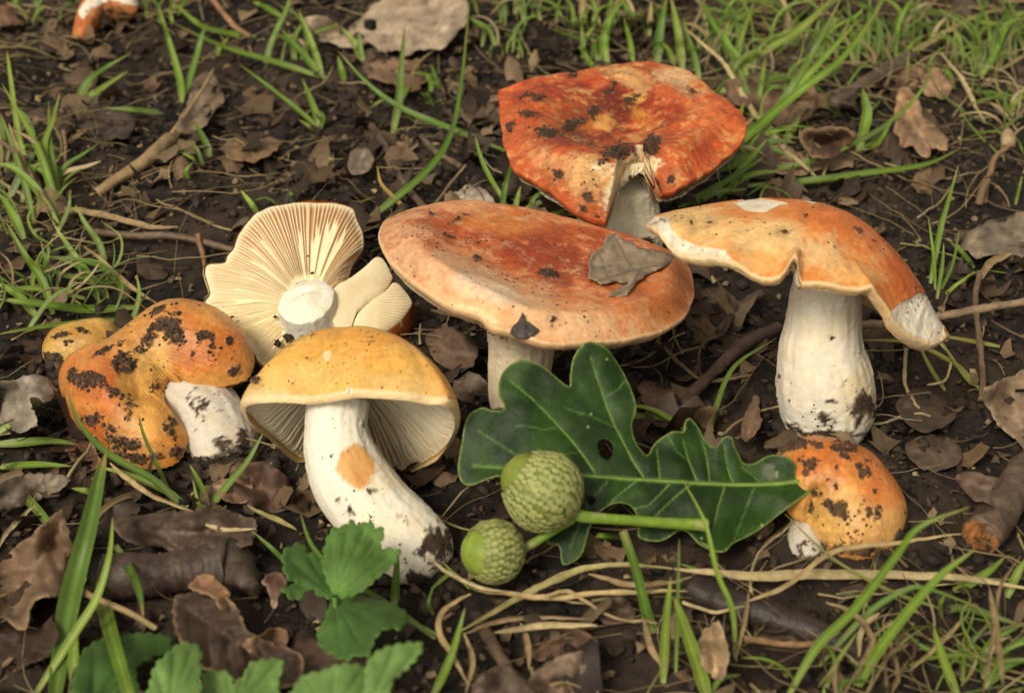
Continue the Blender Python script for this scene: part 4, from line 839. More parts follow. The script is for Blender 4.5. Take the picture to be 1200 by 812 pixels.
def scraps(P, size, cols, lift, seed, nb=11):
    """torn dead leaf scraps: each a curled little sheet with a ragged edge"""
    n = len(P); a = (np.arange(nb)/nb*2*PI)[None]+rng.normal(0, .12, (n, nb)); r = rng.uniform(.55, 1.15, (n, nb)); asp = rng.uniform(.45, 1.0, (n, 1))
    bx, by = r*np.cos(a), r*np.sin(a)*asp
    xs = np.concatenate([np.zeros((n, 1)), bx*.5, bx], 1); ys = np.concatenate([np.zeros((n, 1)), by*.5, by], 1)
    c1, c2, c3 = rng.normal(0, .45, (3, n, 1)); z = c1*xs*xs+c2*ys*ys+c3*xs*ys+rng.normal(0, .07, xs.shape)
    L = np.stack([xs, ys, z], -1)*np.asarray(size)[:, None, None]
    yaw = rng.uniform(0, 2*PI, n); tx, ty = rng.normal(0, .35, (2, n)); cy, sy = np.cos(yaw), np.sin(yaw)
    X = L[..., 0]*cy[:, None]-L[..., 1]*sy[:, None]; Y = L[..., 0]*sy[:, None]+L[..., 1]*cy[:, None]; Z = L[..., 2]+X*tx[:, None]+Y*ty[:, None]
    V = P[:, None]+np.stack([X, Y, Z], -1); V[..., 2] += np.asarray(lift)[:, None]-np.minimum(Z.min(1), 0)[:, None]*.7
    k = np.arange(nb); k2 = (k+1) % nb
    f = np.vstack([np.stack([0*k, 1+k, 1+k2], -1), np.stack([1+k, 1+nb+k, 1+nb+k2], -1), np.stack([1+k, 1+nb+k2, 1+k2], -1)])
    F = (np.arange(n)[:, None, None]*(1+2*nb)+f[None]).reshape(-1, 3)
    base = np.asarray(cols)[rng.integers(0, len(cols), n)]*rng.uniform(.55, 1.1, (n, 1)); col = np.repeat(base, 1+2*nb, 0)
    return V.reshape(-1, 3), F, col
DEADC = [srgb(92, 74, 56), srgb(112, 90, 66), srgb(70, 54, 42), srgb(130, 110, 84), srgb(84, 70, 58), srgb(58, 46, 37)]
P = scatter(3600); P = P[rng.random(len(P)) < sstep(-.8, .5, fbm(P, 4.0, 2, 81))+.2]; s = .14*(5**(rng.random(len(P))**1.5))
sx_, sy_ = toscreen(P); ok_ = ~((segdist(np.stack([sx_, sy_], -1), [(250, 82), (113, 227)]) < 26) & (s > .2)); P, s = P[ok_], s[ok_]
V, F, col = scraps(P, s, DEADC, rng.uniform(.0, .22, len(P)), 1)
tag(mk('leaf_litter', V, F, M_DEAD, None, {'col': col}, origin=(0, 0, 0)), kind='stuff')
P = scatter(6500); P[:, 2] = ground_fine(P[:, 0], P[:, 1])*.6+ground_h(P[:, 0], P[:, 1])*.4; s = rng.uniform(.05, .15, len(P))
V, F, col = scraps(P, s, DEADC+TANS[:2], rng.uniform(.02, .12, len(P)), 2, 5)
tag(mk('leaf_crumbs', V, F, M_DEAD, None, {'col': col}, origin=(0, 0, 0)), kind='stuff')
fib = []; fc = []
for p in scatter(2300):
    x, y = toscreen(p); dense = sstep(560, 760, x)*sstep(560, 720, y)+sstep(600, 800, x)*sstep(260, 60, y)+.8*sstep(250, 60, x)*sstep(420, 300, y)+.3
    if rng.random() > dense: continue
    L = rng.uniform(.6, 3.8); a = rng.uniform(0, 2*PI); n = 9; t = np.linspace(-.5, .5, n); cv = rng.normal(0, .35)
    q = np.column_stack([p[0]+L*(t*math.cos(a)-cv*t*t*math.sin(a)), p[1]+L*(t*math.sin(a)+cv*t*t*math.cos(a)), 0*t]); q[:, 2] = ground_h(q[:, 0], q[:, 1])+.16+rng.uniform(0, .35)+.12*fbm(q+p, .9, 2, 5)
    w = .008+.036*rng.random()**2; Vv, Ff = tube(q, w*np.linspace(1, .6, n), 5); fib.append((Vv, Ff)); fc.append(np.tile(TANS[rng.integers(0, 5)]*rng.uniform(.45, 1.0), (len(Vv), 1)))
V, F = joinm(fib); tag(mk('dry_fibres', V, F, M_STRAW, None, {'col': np.vstack(fc)}, origin=(0, 0, 0)), kind='stuff')

hp = []
for b, rr, n in ((b1, .8, 26), (b2, 1.2, 30), (b3, 1.25, 60), (b4, .9, 40), (onground(268, 548), 1.0, 40), (b7, 1.1, 30), (b8, 1.2, 40)):
    a = rng.uniform(0, 2*PI, n); r_ = rr*rng.uniform(.7, 1.5, n); hp.append(np.column_stack([b[0]+r_*np.cos(a), b[1]+.3+r_*np.sin(a)*.8, np.full(n, b[2])]))
hp = np.vstack(hp); hp[:, 2] = ground_h(hp[:, 0], hp[:, 1])+rng.uniform(0, .22, len(hp)); s = rng.uniform(.06, .26, len(hp))
V, F = lumps(hp, s, True, .8, jit=.2); V = V+.06*np.stack([fbm(V, .18, 3, i, .7) for i in (75, 76, 77)], -1)
tag(mk('loose_soil', V, F, M_CRUMB, None, origin=(0, 0, 0)), kind='stuff')
# ------------------------------------------------------------------ dead leaves, one object each
def autoveins(o, k=5, flip=0):
    o = np.asarray(o, float); c = o.mean(0); u, s, vt = np.linalg.svd(o-c); ax = vt[0]; pr = vt[1]; t = (o-c)@ax; w = (o-c)@pr
    l = [np.array([c+ax*t.min()*.97, c+pr*(w.max()-w.min())*.03, c+ax*t.max()*.97])]
    for a in np.linspace(t.min()*.75, t.max()*.6, k):
        for sg in (1, -1): l.append(np.array([c+ax*a, c+ax*(a+(t.max()-t.min())*.22)+pr*sg*(w.max() if sg > 0 else -w.min())*.95]))
    return l
def dead_leaf(label, o, col, lift=.25, curl=.5, edgec=None, spacing=6, wav=.25, holes=(), seed=0, veins=5, name='dead_leaf', rim=12, mat_=None, ripple=.0):
    Vp, F, ed = leafmesh(o, spacing, holes, None, 3.4); q = np.stack([Vp[:, 0], Vp[:, 1], 0*Vp[:, 0]], -1)
    lines = autoveins(o, veins); vd = segdist(Vp, lines[0]); v2 = np.full(len(Vp), 1e9)
    for l in lines[1:]: v2 = np.minimum(v2, segdist(Vp, l))
    h = lift+curl*sstep(rim*2.2, 0, ed)*(.15+1.1*fbm(q, 48, 2, seed))+1.1*wav*fbm(q, 55, 2, seed+3)+.05*fbm(q, 14, 2, seed+5)+.05*np.abs(np.mod(v2/14+.5, 1)-.5)-.05*np.exp(-(v2/4)**2)-.08*np.exp(-(vd/5)**2)+ripple*np.sin(q[:, 0]*.12+q[:, 1]*.05)
    P = onground(Vp[:, 0], Vp[:, 1], np.maximum(h, .14))
    c = np.tile(np.asarray(col), (len(P), 1))*1.12*(1+.34*fbm(P, .9, 5, seed+8, .65)[:, None]); c = lerp(c, c*1.45+.01, (1.0*np.exp(-(vd/2.0)**2)+.75*np.exp(-(v2/1.4)**2))[:, None])
    if edgec is not None: c = lerp(np.asarray(edgec), c, sstep(1.0, 4, ed)[:, None])
    spot = sstep(.45, .65, fbm(P, .35, 3, seed+9)); c = lerp(c, c*.45, (spot*.7)[:, None])
    c = lerp(c, c.mean(1, keepdims=True)*np.array([1.06, 1.0, .9]), .25*(.5+.5*math.sin(seed*2.3))+.05)
    o_ = mk(name, P, F, mat_ or M_DEAD, None, {'col': np.clip(c, 0, 1)}, origin=P.mean(0)); thicken(o_, .012)
    return tag(o_, label, 'dead leaf')
dead_leaf('large pale grey brown dead leaf with a hole at the top edge', [(358, 24), (378, 20), (395, 30), (402, 42), (425, 18), (440, 2), (470, -8), (535, -6), (548, 8), (546, 28), (530, 44), (520, 58), (492, 58), (478, 66), (462, 60), (447, 62), (436, 52), (415, 56), (395, 52), (372, 46)], srgb(160, 138, 110), .95, .4, None, 5, .25, [[(428, 24), (440, 24), (440, 36), (428, 34)]], 1)
dead_leaf('brown dead leaf half under the large grey one at the top', [(428, 62), (452, 66), (480, 72), (505, 80), (498, 96), (470, 100), (440, 94), (424, 80)], srgb(126, 100, 76), .2, .3, None, 5, .2, seed=2)
dead_leaf('tan dead leaf behind the pale broad dry stalk', [(226, 96), (246, 84), (258, 100), (262, 118), (250, 132), (240, 150), (222, 156), (206, 150), (216, 128), (222, 112)], srgb(136, 112, 84), .25, .4, None, 5, .2, seed=3)
dead_leaf('tan oak leaf piece with lobed lower edge by the top right grass', [(1052, 104), (1066, 106), (1078, 122), (1086, 140), (1100, 152), (1111, 166), (1106, 178), (1094, 174), (1090, 184), (1076, 182), (1072, 172), (1058, 172), (1053, 160), (1047, 152), (1050, 130)], srgb(158, 122, 84), .35, .4, None, 4, .25, seed=4)
dead_leaf('smaller tan dead leaf against the dark fallen twig', [(1045, 90), (1068, 78), (1096, 80), (1115, 98), (1108, 114), (1086, 112), (1072, 102), (1052, 106)], srgb(140, 110, 82), .3, .3, None, 5, .25, seed=5)
dead_leaf('broad brown dead leaf behind the red cap and green blades', [(850, 96), (880, 88), (915, 84), (945, 98), (968, 110), (976, 124), (954, 132), (930, 150), (906, 146), (880, 130), (858, 122)], srgb(122, 88, 62), .4, .5, None, 5, .35, seed=6)
dead_leaf('dark curled dead leaf like a dry shell near the red cap', [(938, 156), (956, 150), (985, 148), (1000, 156), (994, 174), (976, 186), (954, 184), (942, 172)], srgb(92, 66, 48), .3, .9, srgb(150, 118, 84), 4, .3, seed=7, rim=10)
dead_leaf('pale brown dead leaf under the long arching grass blades', [(894, 168), (915, 160), (930, 176), (960, 186), (1000, 180), (998, 196), (960, 200), (930, 206), (905, 200), (892, 186)], srgb(134, 108, 82), .15, .3, None, 5, .2, seed=8)
dead_leaf('grey wooden flake of leaf at the top right among grass', [(880, 72), (912, 58), (950, 42), (962, 52), (940, 68), (905, 82), (886, 86)], srgb(128, 112, 92), .35, .2, None, 5, .2, seed=9)
dead_leaf('grey brown dead leaf cut by the right edge, upper one', [(1126, 288), (1136, 272), (1152, 262), (1175, 256), (1200, 246), (1222, 250), (1222, 304), (1200, 300), (1170, 298), (1146, 302)], srgb(132, 116, 96), .35, .6, None, 6, .3, seed=10)
dead_leaf('large tan dead leaf cut by the right edge, lower one', [(1150, 458), (1166, 450), (1186, 440), (1206, 430), (1236, 432), (1238, 540), (1212, 545), (1196, 520), (1178, 506), (1164, 488)], srgb(146, 120, 92), .4, .6, srgb(172, 146, 112), 6, .35, seed=11)
dead_leaf('brown dead leaf beside the broken twig end', [(1120, 560), (1140, 552), (1170, 560), (1190, 545), (1222, 560), (1214, 590), (1180, 600), (1160, 592), (1140, 585)], srgb(104, 82, 62), .45, .4, None, 6, .3, seed=12)
dead_leaf('small pointed dead leaf by the base of the tall white stem', [(868, 508), (876, 480), (885, 462), (892, 480), (890, 500), (878, 516)], srgb(122, 96, 72), .3, .3, None, 4, .3, seed=13)
dead_leaf('dark brown crumpled leaf under the middle cap on the right', [(805, 345), (838, 335), (862, 350), (855, 380), (838, 400), (815, 395), (800, 372)], srgb(86, 64, 48), .3, .6, None, 6, .4, seed=14)
dead_leaf('reddish brown dead leaf strip above the oak leaf', [(748, 452), (770, 446), (795, 462), (806, 476), (792, 490), (770, 482), (752, 470)], srgb(112, 78, 58), .3, .5, None, 5, .3, seed=15)
dead_leaf('brown leaf in shade between the front yellow and middle stems', [(500, 392), (530, 384), (556, 398), (560, 422), (540, 436), (514, 426), (500, 410)], srgb(106, 84, 66), .25, .5, None, 6, .3, seed=16)
dead_leaf('curled grey leaf in shade left of the middle stem', [(534, 442), (556, 436), (572, 452), (566, 474), (546, 472), (532, 460)], srgb(126, 106, 86), .3, .7, None, 5, .3, seed=17)
dead_leaf('grey curled dead leaf at the left edge under the small button', [(-14, 452), (12, 446), (36, 438), (56, 444), (66, 456), (58, 470), (38, 466), (40, 484), (42, 500), (18, 508), (-14, 506)], srgb(140, 128, 112), .55, .9, srgb(160, 146, 124), 5, .35, seed=18)
dead_leaf('tan brown dead leaf folded round the small grass beside the folded cap', [(72, 508), (90, 502), (106, 520), (120, 545), (110, 560), (92, 548), (76, 528)], srgb(126, 92, 66), .3, .6, srgb(166, 130, 94), 5, .3, seed=19)
dead_leaf('pale grey dead leaf tongue at the left edge below the blades', [(-10, 574), (20, 558), (52, 554), (78, 558), (80, 566), (58, 580), (30, 592), (-10, 600)], srgb(116, 100, 82), .5, .4, None, 5, .25, seed=20)
dead_leaf('broad cracked brown dead leaf at lower left', [(-10, 672), (18, 642), (40, 624), (62, 604), (74, 600), (82, 628), (86, 660), (78, 694), (58, 700), (40, 706), (30, 736), (8, 730), (-10, 716)], srgb(116, 92, 70), .6, .6, srgb(150, 124, 94), 5, .4, seed=21)
dead_leaf('dark leaf under the cracked brown one at the left edge', [(-10, 728), (20, 722), (60, 712), (80, 740), (60, 770), (20, 776), (-10, 772)], srgb(64, 46, 36), .15, .4, None, 6, .3, seed=22)
dead_leaf('long dark brown dead leaf rolled above the bark log', [(132, 612), (160, 603), (200, 600), (250, 596), (290, 604), (302, 620), (290, 640), (250, 647), (212, 648), (176, 640), (146, 634)], srgb(88, 68, 54), .75, -.5, srgb(122, 98, 76), 5, .25, seed=23, rim=16)
dead_leaf('brown leaf behind the grass beside the white stem, lower left', [(270, 548), (300, 540), (330, 552), (345, 580), (330, 600), (300, 594), (278, 576)], srgb(84, 62, 48), .3, .5, None, 6, .35, seed=24)
dead_leaf('orange brown leaf chip below the folded cap', [(250, 566), (275, 560), (296, 570), (290, 588), (266, 590)], srgb(134, 98, 68), .4, .3, None, 4, .2, seed=25)
dead_leaf('smooth dark brown dead leaf with a pale rim at lower left', [(204, 712), (206, 700), (216, 694), (238, 690), (258, 694), (278, 712), (288, 736), (312, 750), (345, 762), (356, 784), (335, 806), (296, 806), (250, 790), (222, 772), (206, 744)], srgb(64, 46, 34), .8, .25, srgb(150, 118, 84), 5, .2, seed=26)
dead_leaf('crumpled brown leaf piece resting against the log knob', [(220, 688), (238, 672), (256, 680), (272, 700), (280, 722), (262, 714), (244, 696)], srgb(128, 94, 64), 1.0, .5, srgb(166, 130, 92), 4, .25, seed=27)
dead_leaf('small reddish leaf disc with a pale rim by the green leaflet', [(308, 680), (318, 671), (331, 673), (336, 690), (326, 700), (322, 714), (316, 702), (312, 690)], srgb(104, 66, 48), .6, .4, srgb(170, 134, 100), 4, .2, seed=28)
dead_leaf('folded tan leaf below the reddish disc at lower left', [(284, 752), (304, 744), (326, 734), (338, 744), (332, 762), (310, 768), (292, 764)], srgb(120, 92, 66), .6, .6, srgb(160, 128, 92), 4, .25, seed=29)
dead_leaf('dark crumpled leaf behind the lower green leaflet', [(340, 760), (362, 745), (400, 768), (440, 770), (436, 800), (400, 812), (360, 800), (344, 786)], srgb(80, 60, 46), .3, .5, None, 6, .3, seed=30)
dead_leaf('tan brown oak leaf at the bottom edge below the straws', [(618, 798), (640, 776), (668, 766), (696, 764), (702, 784), (700, 812), (690, 830), (630, 830)], srgb(126, 100, 76), .5, .5, srgb(158, 130, 98), 5, .35, seed=31)
dead_leaf('brown flat leaf between the straws at the bottom middle', [(628, 742), (656, 736), (690, 744), (700, 760), (676, 768), (640, 774), (620, 764)], srgb(104, 80, 60), .3, .3, None, 5, .25, seed=32)
dead_leaf('brown leaf under the long straw below the oak leaf', [(695, 702), (725, 698), (742, 706), (740, 726), (716, 730), (700, 722)], srgb(100, 78, 60), .25, .3, None, 5, .2, seed=33)
dead_leaf('round brown leaf like a cap at the bottom edge', [(552, 822), (556, 800), (572, 786), (596, 782), (616, 794), (626, 812), (624, 834), (556, 834)], srgb(96, 76, 62), .9, -.7, srgb(130, 106, 84), 5, .15, seed=34, rim=18)
dead_leaf('tan speckled leaf standing at the bottom right of the bright blade', [(818, 748), (828, 736), (842, 727), (850, 748), (853, 772), (846, 796), (832, 790), (820, 770)], srgb(156, 130, 96), 1.1, .4, srgb(176, 150, 112), 4, .25, seed=35)
dead_leaf('brown leaf in the lower right straw tangle', [(868, 600), (888, 594), (905, 612), (898, 630), (878, 628)], srgb(92, 70, 54), .2, .4, None, 5, .3, seed=36)
dead_leaf('dark leaf on the soil right of the tall white stem', [(1050, 470), (1078, 456), (1108, 466), (1120, 488), (1098, 504), (1066, 500)], srgb(82, 64, 50), .2, .4, None, 6, .3, seed=37)
dead_leaf('wide grey brown leaf lying in the soil at right centre', [(1062, 520), (1090, 508), (1120, 516), (1126, 540), (1098, 552), (1070, 544)], srgb(96, 78, 62), .15, .3, None, 6, .25, seed=38)
dead_leaf('dark leaf on the soil at upper left', [(96, 136), (130, 128), (160, 140), (150, 160), (116, 164), (92, 154)], srgb(70, 54, 44), .12, .3, None, 6, .25, seed=39)
dead_leaf('brown dead leaf near the three bent blades at upper left', [(262, 180), (290, 166), (320, 160), (334, 166), (318, 180), (290, 190)], srgb(128, 98, 66), .25, .4, None, 5, .25, seed=40)
dead_leaf('brown leaf behind the middle cap at upper centre', [(540, 120), (575, 112), (606, 120), (600, 140), (570, 146), (545, 140)], srgb(116, 92, 70), .2, .3, None, 6, .25, seed=41)
dead_leaf('grey brown leaf flake by the long curved blade, upper centre', [(412, 180), (426, 172), (438, 182), (432, 200), (418, 206), (408, 196)], srgb(124, 104, 84), .3, .4, None, 4, .25, seed=42)
dead_leaf('pale ragged leaf flake just behind the middle cap', [(524, 232), (535, 226), (552, 216), (566, 220), (580, 236), (574, 243), (548, 243), (528, 241)], srgb(150, 138, 120), .7, .4, None, 4, .3, seed=43)
dead_leaf('brown dead leaf at the upper left corner', [(-10, 10), (18, 6), (34, 16), (28, 28), (4, 30), (-10, 26)], srgb(128, 90, 62), .3, .4, None, 6, .3, seed=44)

# scrap of leaf stuck on the middle cap
def on_cap(px, py, lift):
    h = np.zeros(len(px))
    for _ in range(4):
        d = ray(px, py); t = ((fr1[0]-EYE)@n1+h)/(d@n1); P = EYE+d*t[:, None]
        a = np.arctan2((P-fr1[0])@fr1[3], (P-fr1[0])@fr1[2]) % (2*PI); u = np.hypot((P-fr1[0])@fr1[3], (P-fr1[0])@fr1[2])/np.interp(a, np.append(fr1[4], 2*PI), np.append(fr1[5], fr1[5][0])); h = h1(np.clip(u, 0, 1.03), a)+np.asarray(lift)
    return P
oS = [(690, 306), (693, 297), (703, 292), (712, 278), (722, 272), (728, 281), (740, 284), (748, 290), (762, 292), (780, 296), (798, 302), (806, 310), (786, 308), (776, 314), (758, 322), (748, 330), (738, 343), (728, 349), (712, 346), (724, 338), (736, 332), (720, 330), (704, 333), (690, 326)]
Vp, F, ed = leafmesh(oS, 2.4, (), 160, 1.6, True); P = on_cap(Vp[:, 0], Vp[:, 1], .08+.05*fbm(np.stack([Vp[:, 0], Vp[:, 1], 0*Vp[:, 0]], -1), 14, 3, 3)+.10*sstep(5, 0, ed)*fbm(np.stack([Vp[:, 0], Vp[:, 1], 0*Vp[:, 0]], -1), 30, 2, 9)-.30*sstep(770, 806, Vp[:, 0]))
vl = np.minimum.reduce([segdist(Vp, l) for l in ([(700, 330), (740, 318), (800, 305)], [(712, 326), (705, 305), (700, 298)], [(740, 318), (732, 300), (722, 280)], [(752, 315), (740, 335), (725, 345)])])
c = np.tile(srgb(158, 140, 116), (len(P), 1))*(1+.25*fbm(P, .3, 4, 5)[:, None]); c = lerp(c*.6, c, sstep(.3, 1.6, vl)[:, None])
o_ = tag(mk('leaf_scrap', P, F, M_DEAD, None, {'col': c}), 'torn grey brown leaf scrap lying on the big middle cap', 'leaf scrap'); thicken(o_, .03)
oS = [(597, 392), (600, 383), (606, 378), (613, 366), (616, 374), (624, 380), (632, 386), (626, 394), (616, 398), (606, 397)]
Vp, F, ed = leafmesh(oS, 2.0, (), 70, .8, True); P = onplane(Vp[:, 0], Vp[:, 1], atdepth(np.float64(615), np.float64(383), float(depth_of(on_cap(np.array([615.]), np.array([380.]), .05))[0])-.45), nrm(-FWD+UPV*.3)); P = P+n1*(.05*fbm(P, .3, 3, 2))[:, None]
o_ = tag(mk('leaf_scrap', P, F, M_BARK, None, {'col': np.tile(srgb(62, 52, 46), (len(P), 1))}), 'dark three pointed scrap stuck to the front rim of the big cap', 'leaf scrap'); thicken(o_, .05)

# ------------------------------------------------------------------ twigs and wood
def twig(label, pts, w, col, lift=(.3, .3), n=40, cat='twig', name='twig', rough=.12, mat_=None, ends=(1, .85)):
    P = trace(pts, lift, n); r = np.asarray(w)*.5*pxcm(P)*np.linspace(ends[0], ends[1], n); r = r*(1+rough*fbm(P, .5, 3, len(pts)))
    V, F = tube(P, r, 14); V = V+(.06*r.mean()+.012)*np.stack([fbm(V, .18, 3, i) for i in range(3)], -1); c = np.tile(np.asarray(col), (len(V), 1))*(1+.35*fbm(V*np.array([1, 1, 1]), .35, 4, 3)[:, None])
    return tag(mk(name, V, F, mat_ or M_BARK, None, {'col': np.clip(c, 0, 1)}, origin=P.mean(0)), label, cat)
twig('short wet dark bark log at lower left among the leaves', [(122, 676), (165, 674), (205, 670), (246, 664)], 56, srgb(72, 56, 48), (.5, .5), 50, 'log', 'bark_log', .05)
P = trace([(232, 668), (258, 664), (276, 668), (296, 690)], (.5, .5), 26); r = pxcm(P)*np.interp(np.linspace(0, 1, 26), [0, .3, .55, 1], [26, 36, 34, 12])
V, F = tube(P, r, 18); V = V+.09*np.stack([fbm(V, .35, 4, i) for i in range(3)], -1)
tag(mk('broken_log', V, F, M_BARK, None, {'col': np.tile(srgb(70, 58, 48), (len(V), 1))*(1+.3*fbm(V, .3, 3, 3)[:, None])}), 'rough grey bark knob at the right end of the dark log', 'bark')
twig('dark thick root lying under the lower right grass', [(812, 690), (850, 706), (900, 722), (960, 744), (1015, 772)], 40, srgb(52, 42, 36), (.25, .25), 50, 'root', 'tree_root', .1)
tw = thing('broken_twig', 'broken twig with orange wood end at the right edge', 'twig', onground(1170, 610))
P = trace([(1226, 530), (1198, 560), (1176, 592), (1150, 628)], (.6, .5), 40); r = pxcm(P)*np.linspace(20, 24, 40); V, F = tube(P, r, 20); V = V+.05*np.stack([fbm(V, .2, 3, i) for i in range(3)], -1)
mk('bark', V, F, M_BARK, tw, {'col': np.tile(srgb(98, 80, 64), (len(V), 1))*(1+.35*fbm(V, .3, 3, 3)[:, None])})
d = nrm(P[-1]-P[-4]); a = np.arange(24)/24*2*PI; u = nrm(np.cross(d, (0, 0, 1))); v = np.cross(d, u); rr = np.linspace(0.001, 1, 14)[:, None]*r[-1]*.95
G = P[-1]+d*.04+(np.cos(a)[None]*rr)[..., None]*u+(np.sin(a)[None]*rr)[..., None]*v; Vg = G.reshape(-1, 3); Vg = Vg+d*(.09*fbm(Vg*np.array([3, 3, 1]), .3, 3, 4))[:, None]
mk('broken_end', Vg, quads(14, 24), M_STRAW, tw, {'col': np.tile(srgb(150, 100, 56), (len(Vg), 1))*(1+.5*fbm(Vg*np.array([4, 4, 1]), .5, 3, 6)[:, None])})
twig('dark grey twig lying under the tall grass at top right', [(1068, 68), (1040, 84), (1010, 100), (976, 124)], 18, srgb(92, 78, 64), (.5, .4))
twig('reddish brown root sloping down left of the tall white stem', [(912, 384), (872, 404), (836, 436), (804, 468), (790, 486)], 15, srgb(92, 66, 54), (.5, .35), 50, 'root', 'tree_root')
twig('grey brown dry stem crossing behind the tall white stem', [(1003, 381), (1047, 379), (1100, 371), (1160, 360), (1215, 352)], 11, srgb(136, 116, 90), (.8, .7), cat='straw', name='dry_straw', mat_=M_STRAW)
twig('brown twig lying left of the gilled cap', [(112, 272), (160, 276), (200, 276), (240, 284), (276, 294)], 9, srgb(104, 82, 62), (.4, .4))
twig('short upright bud twig left of the gilled cap', [(240, 312), (238, 298), (234, 284), (232, 274)], 7, srgb(134, 98, 68), (.3, .5), 20, ends=(.8, 1.25))
twig('thin brown twig running out of the top edge at upper left', [(244, -6), (262, 16), (276, 32), (294, 44)], 7, srgb(146, 110, 78), (.5, .4))
twig('dark twig lying in the soil above the middle cap', [(434, 146), (452, 172), (468, 206), (484, 228), (500, 246)], 9, srgb(92, 74, 58), (.3, .3))
twig('thin grey twig crossing the dark one at upper centre', [(540, 196), (524, 186), (508, 176), (494, 160)], 8, srgb(110, 90, 72), (.3, .35))
twig('straight thin dry stick above the big cap, upper centre', [(508, 242), (520, 226), (532, 210), (546, 194)], 4, srgb(126, 104, 82), (.35, .6))
twig('dark short stick below the straws at the bottom middle', [(562, 728), (574, 748), (584, 766), (596, 786)], 16, srgb(84, 68, 54), (.3, .2))
twig('tan stick lying on the dark root at lower right', [(872, 748), (900, 752), (928, 755), (958, 754)], 8, srgb(150, 116, 80), (.9, .8), name='dry_stick', mat_=M_STRAW)
twig('dark bent root end between oak leaf and tall stem', [(842, 392), (856, 372), (872, 356), (892, 344)], 12, srgb(80, 62, 50), (.3, .5), cat='root', name='tree_root')
twig('brown vertical dry stalk at right centre', [(1150, 470), (1152, 440), (1148, 400), (1143, 350), (1148, 320)], 8, srgb(112, 90, 70), (.2, 1.0), name='dry_stalk', mat_=M_STRAW)
hs = thing('dry_stalk', 'pale broad dry grass sheath with a thin stalk at upper left', 'dry stalk', onground(155, 195))
P = trace([(250, 82), (238, 104), (222, 128), (206, 150), (193, 168)], (.9, .5), 30); V, F = tube(P, np.linspace(.05, .075, 30), 8); mk('stalk', V, F, M_STRAW, hs, {'col': np.tile(srgb(178, 152, 108), (len(V), 1))})
P = trace([(199, 164), (182, 178), (162, 194), (138, 210), (113, 227)], (.5, .35), 34); S = strip(P, .52, -.9, taper='straw'); wv = S[0]+.03*np.stack([fbm(S[0], .3, 3, i) for i in range(3)], -1)
thicken(mk('sheath', wv, S[1], M_STRAW, hs, {'col': np.tile(srgb(160, 136, 98), (len(wv), 1))*(1+.25*fbm(wv, .4, 4, 3)[:, None])}), .05)
# ------------------------------------------------------------------ grass, traced tuft by tuft (each blade listed from its root to its tip)
def blade3(pts, k, lift, n=28):
    """photo points root first -> a blade that lies (k = 0) or stands (k = 1) over its root"""
    q = catmull(pts, n); base = onground(q[0, 0], q[0, 1], .05); s = np.linspace(0, 1, n)
    lie = depth_of(onground(q[:, 0], q[:, 1], .12+lift*np.sin(s*PI*.6))); st = depth_of(upright(q[:, 0], q[:, 1], base)); st = np.minimum(st, lie)
    return atdepth(q[:, 0], q[:, 1], lerp(lie, st, k))
def green(parent, pts, w, k=.55, lift=.5, g=0, dry=.3, fold=.3, taper='blade', twist=0.0, pale=.5, col=None, name='blade'):
    P = blade3(pts, k, lift); wc = w*.88*float(pxcm(P[len(P)//2])); V, F, s, mid = strip(P, wc, fold, taper=taper, twist=twist+rng.normal(0, .25))
    c = bladecol(s, mid, (GREENS[g % 5] if col is None else col)*rng.uniform(.85, 1.12), dry, pale); c = c*(1+.14*fbm(V, .8, 3, 7)[:, None])
    return mk(name, V, F, M_GRASS, parent, {'col': np.clip(c, 0, 1)})
def tuft(label, blades, **kw):
    root = thing('grass_tuft', label, 'grass', onground(*blades[0][0][0]), 'grass tufts growing through the soil')
    for i, b in enumerate(blades): green(root, b[0], b[1], *(b[2:]), g=i+len(label), **kw)
    return root
def extra(root, cx, cy, n, hmin, hmax, spread=14, w=6, lean=0.0):
    """short thin blades that fill out the foot of a tuft"""
    for i in range(n):
        h = rng.uniform(hmin, hmax); x0 = cx+rng.normal(0, spread*.4); y0 = cy+rng.normal(0, 3); a = rng.normal(lean, .42); bend = rng.normal(.25*np.sign(a), .22)
        p = [(x0, y0), (x0+h*.45*math.sin(a*.6), y0-h*.45*math.cos(a*.6)), (x0+h*.8*math.sin(a+bend*.4), y0-h*.75*math.cos(a+bend*.4)), (x0+h*math.sin(a+bend), y0-h*.95*math.cos(a+bend))]
        green(root, p, w*rng.uniform(.5, 1.1), rng.uniform(.4, .9), .5, g=i, dry=rng.uniform(0, .9), col=TANS[i % 5]*.9 if rng.random() < .16 else GREENS[i % 5]*rng.uniform(.6, 1.0))
def tangle(root, cx, cy, rx, ry, n, wmax=4.5, dry=.45):
    """thin crossing blades and dry stems matted round a tuft"""
    for i in range(n):
        x, y = cx+rng.normal(0, rx*.5), cy+rng.normal(0, ry*.5); a = rng.uniform(-1.25, 1.25); L = rng.uniform(45, 130); b = rng.normal(0, .5)
        p = [(x, y), (x+L*.35*math.sin(a), y-L*.35*math.cos(a)*.8), (x+L*.7*math.sin(a+b*.5), y-L*.65*math.cos(a+b*.5)*.8), (x+L*math.sin(a+b), y-L*.9*math.cos(a+b)*.75)]
        green(root, p, rng.uniform(1.8, wmax), rng.uniform(.15, .7), rng.uniform(.3, 1.2), g=i, dry=rng.uniform(0, 1), col=TANS[i % 5]*rng.uniform(.7, 1.0) if rng.random() < dry else GREENS[i % 5]*rng.uniform(.65, 1.0), pale=.3)
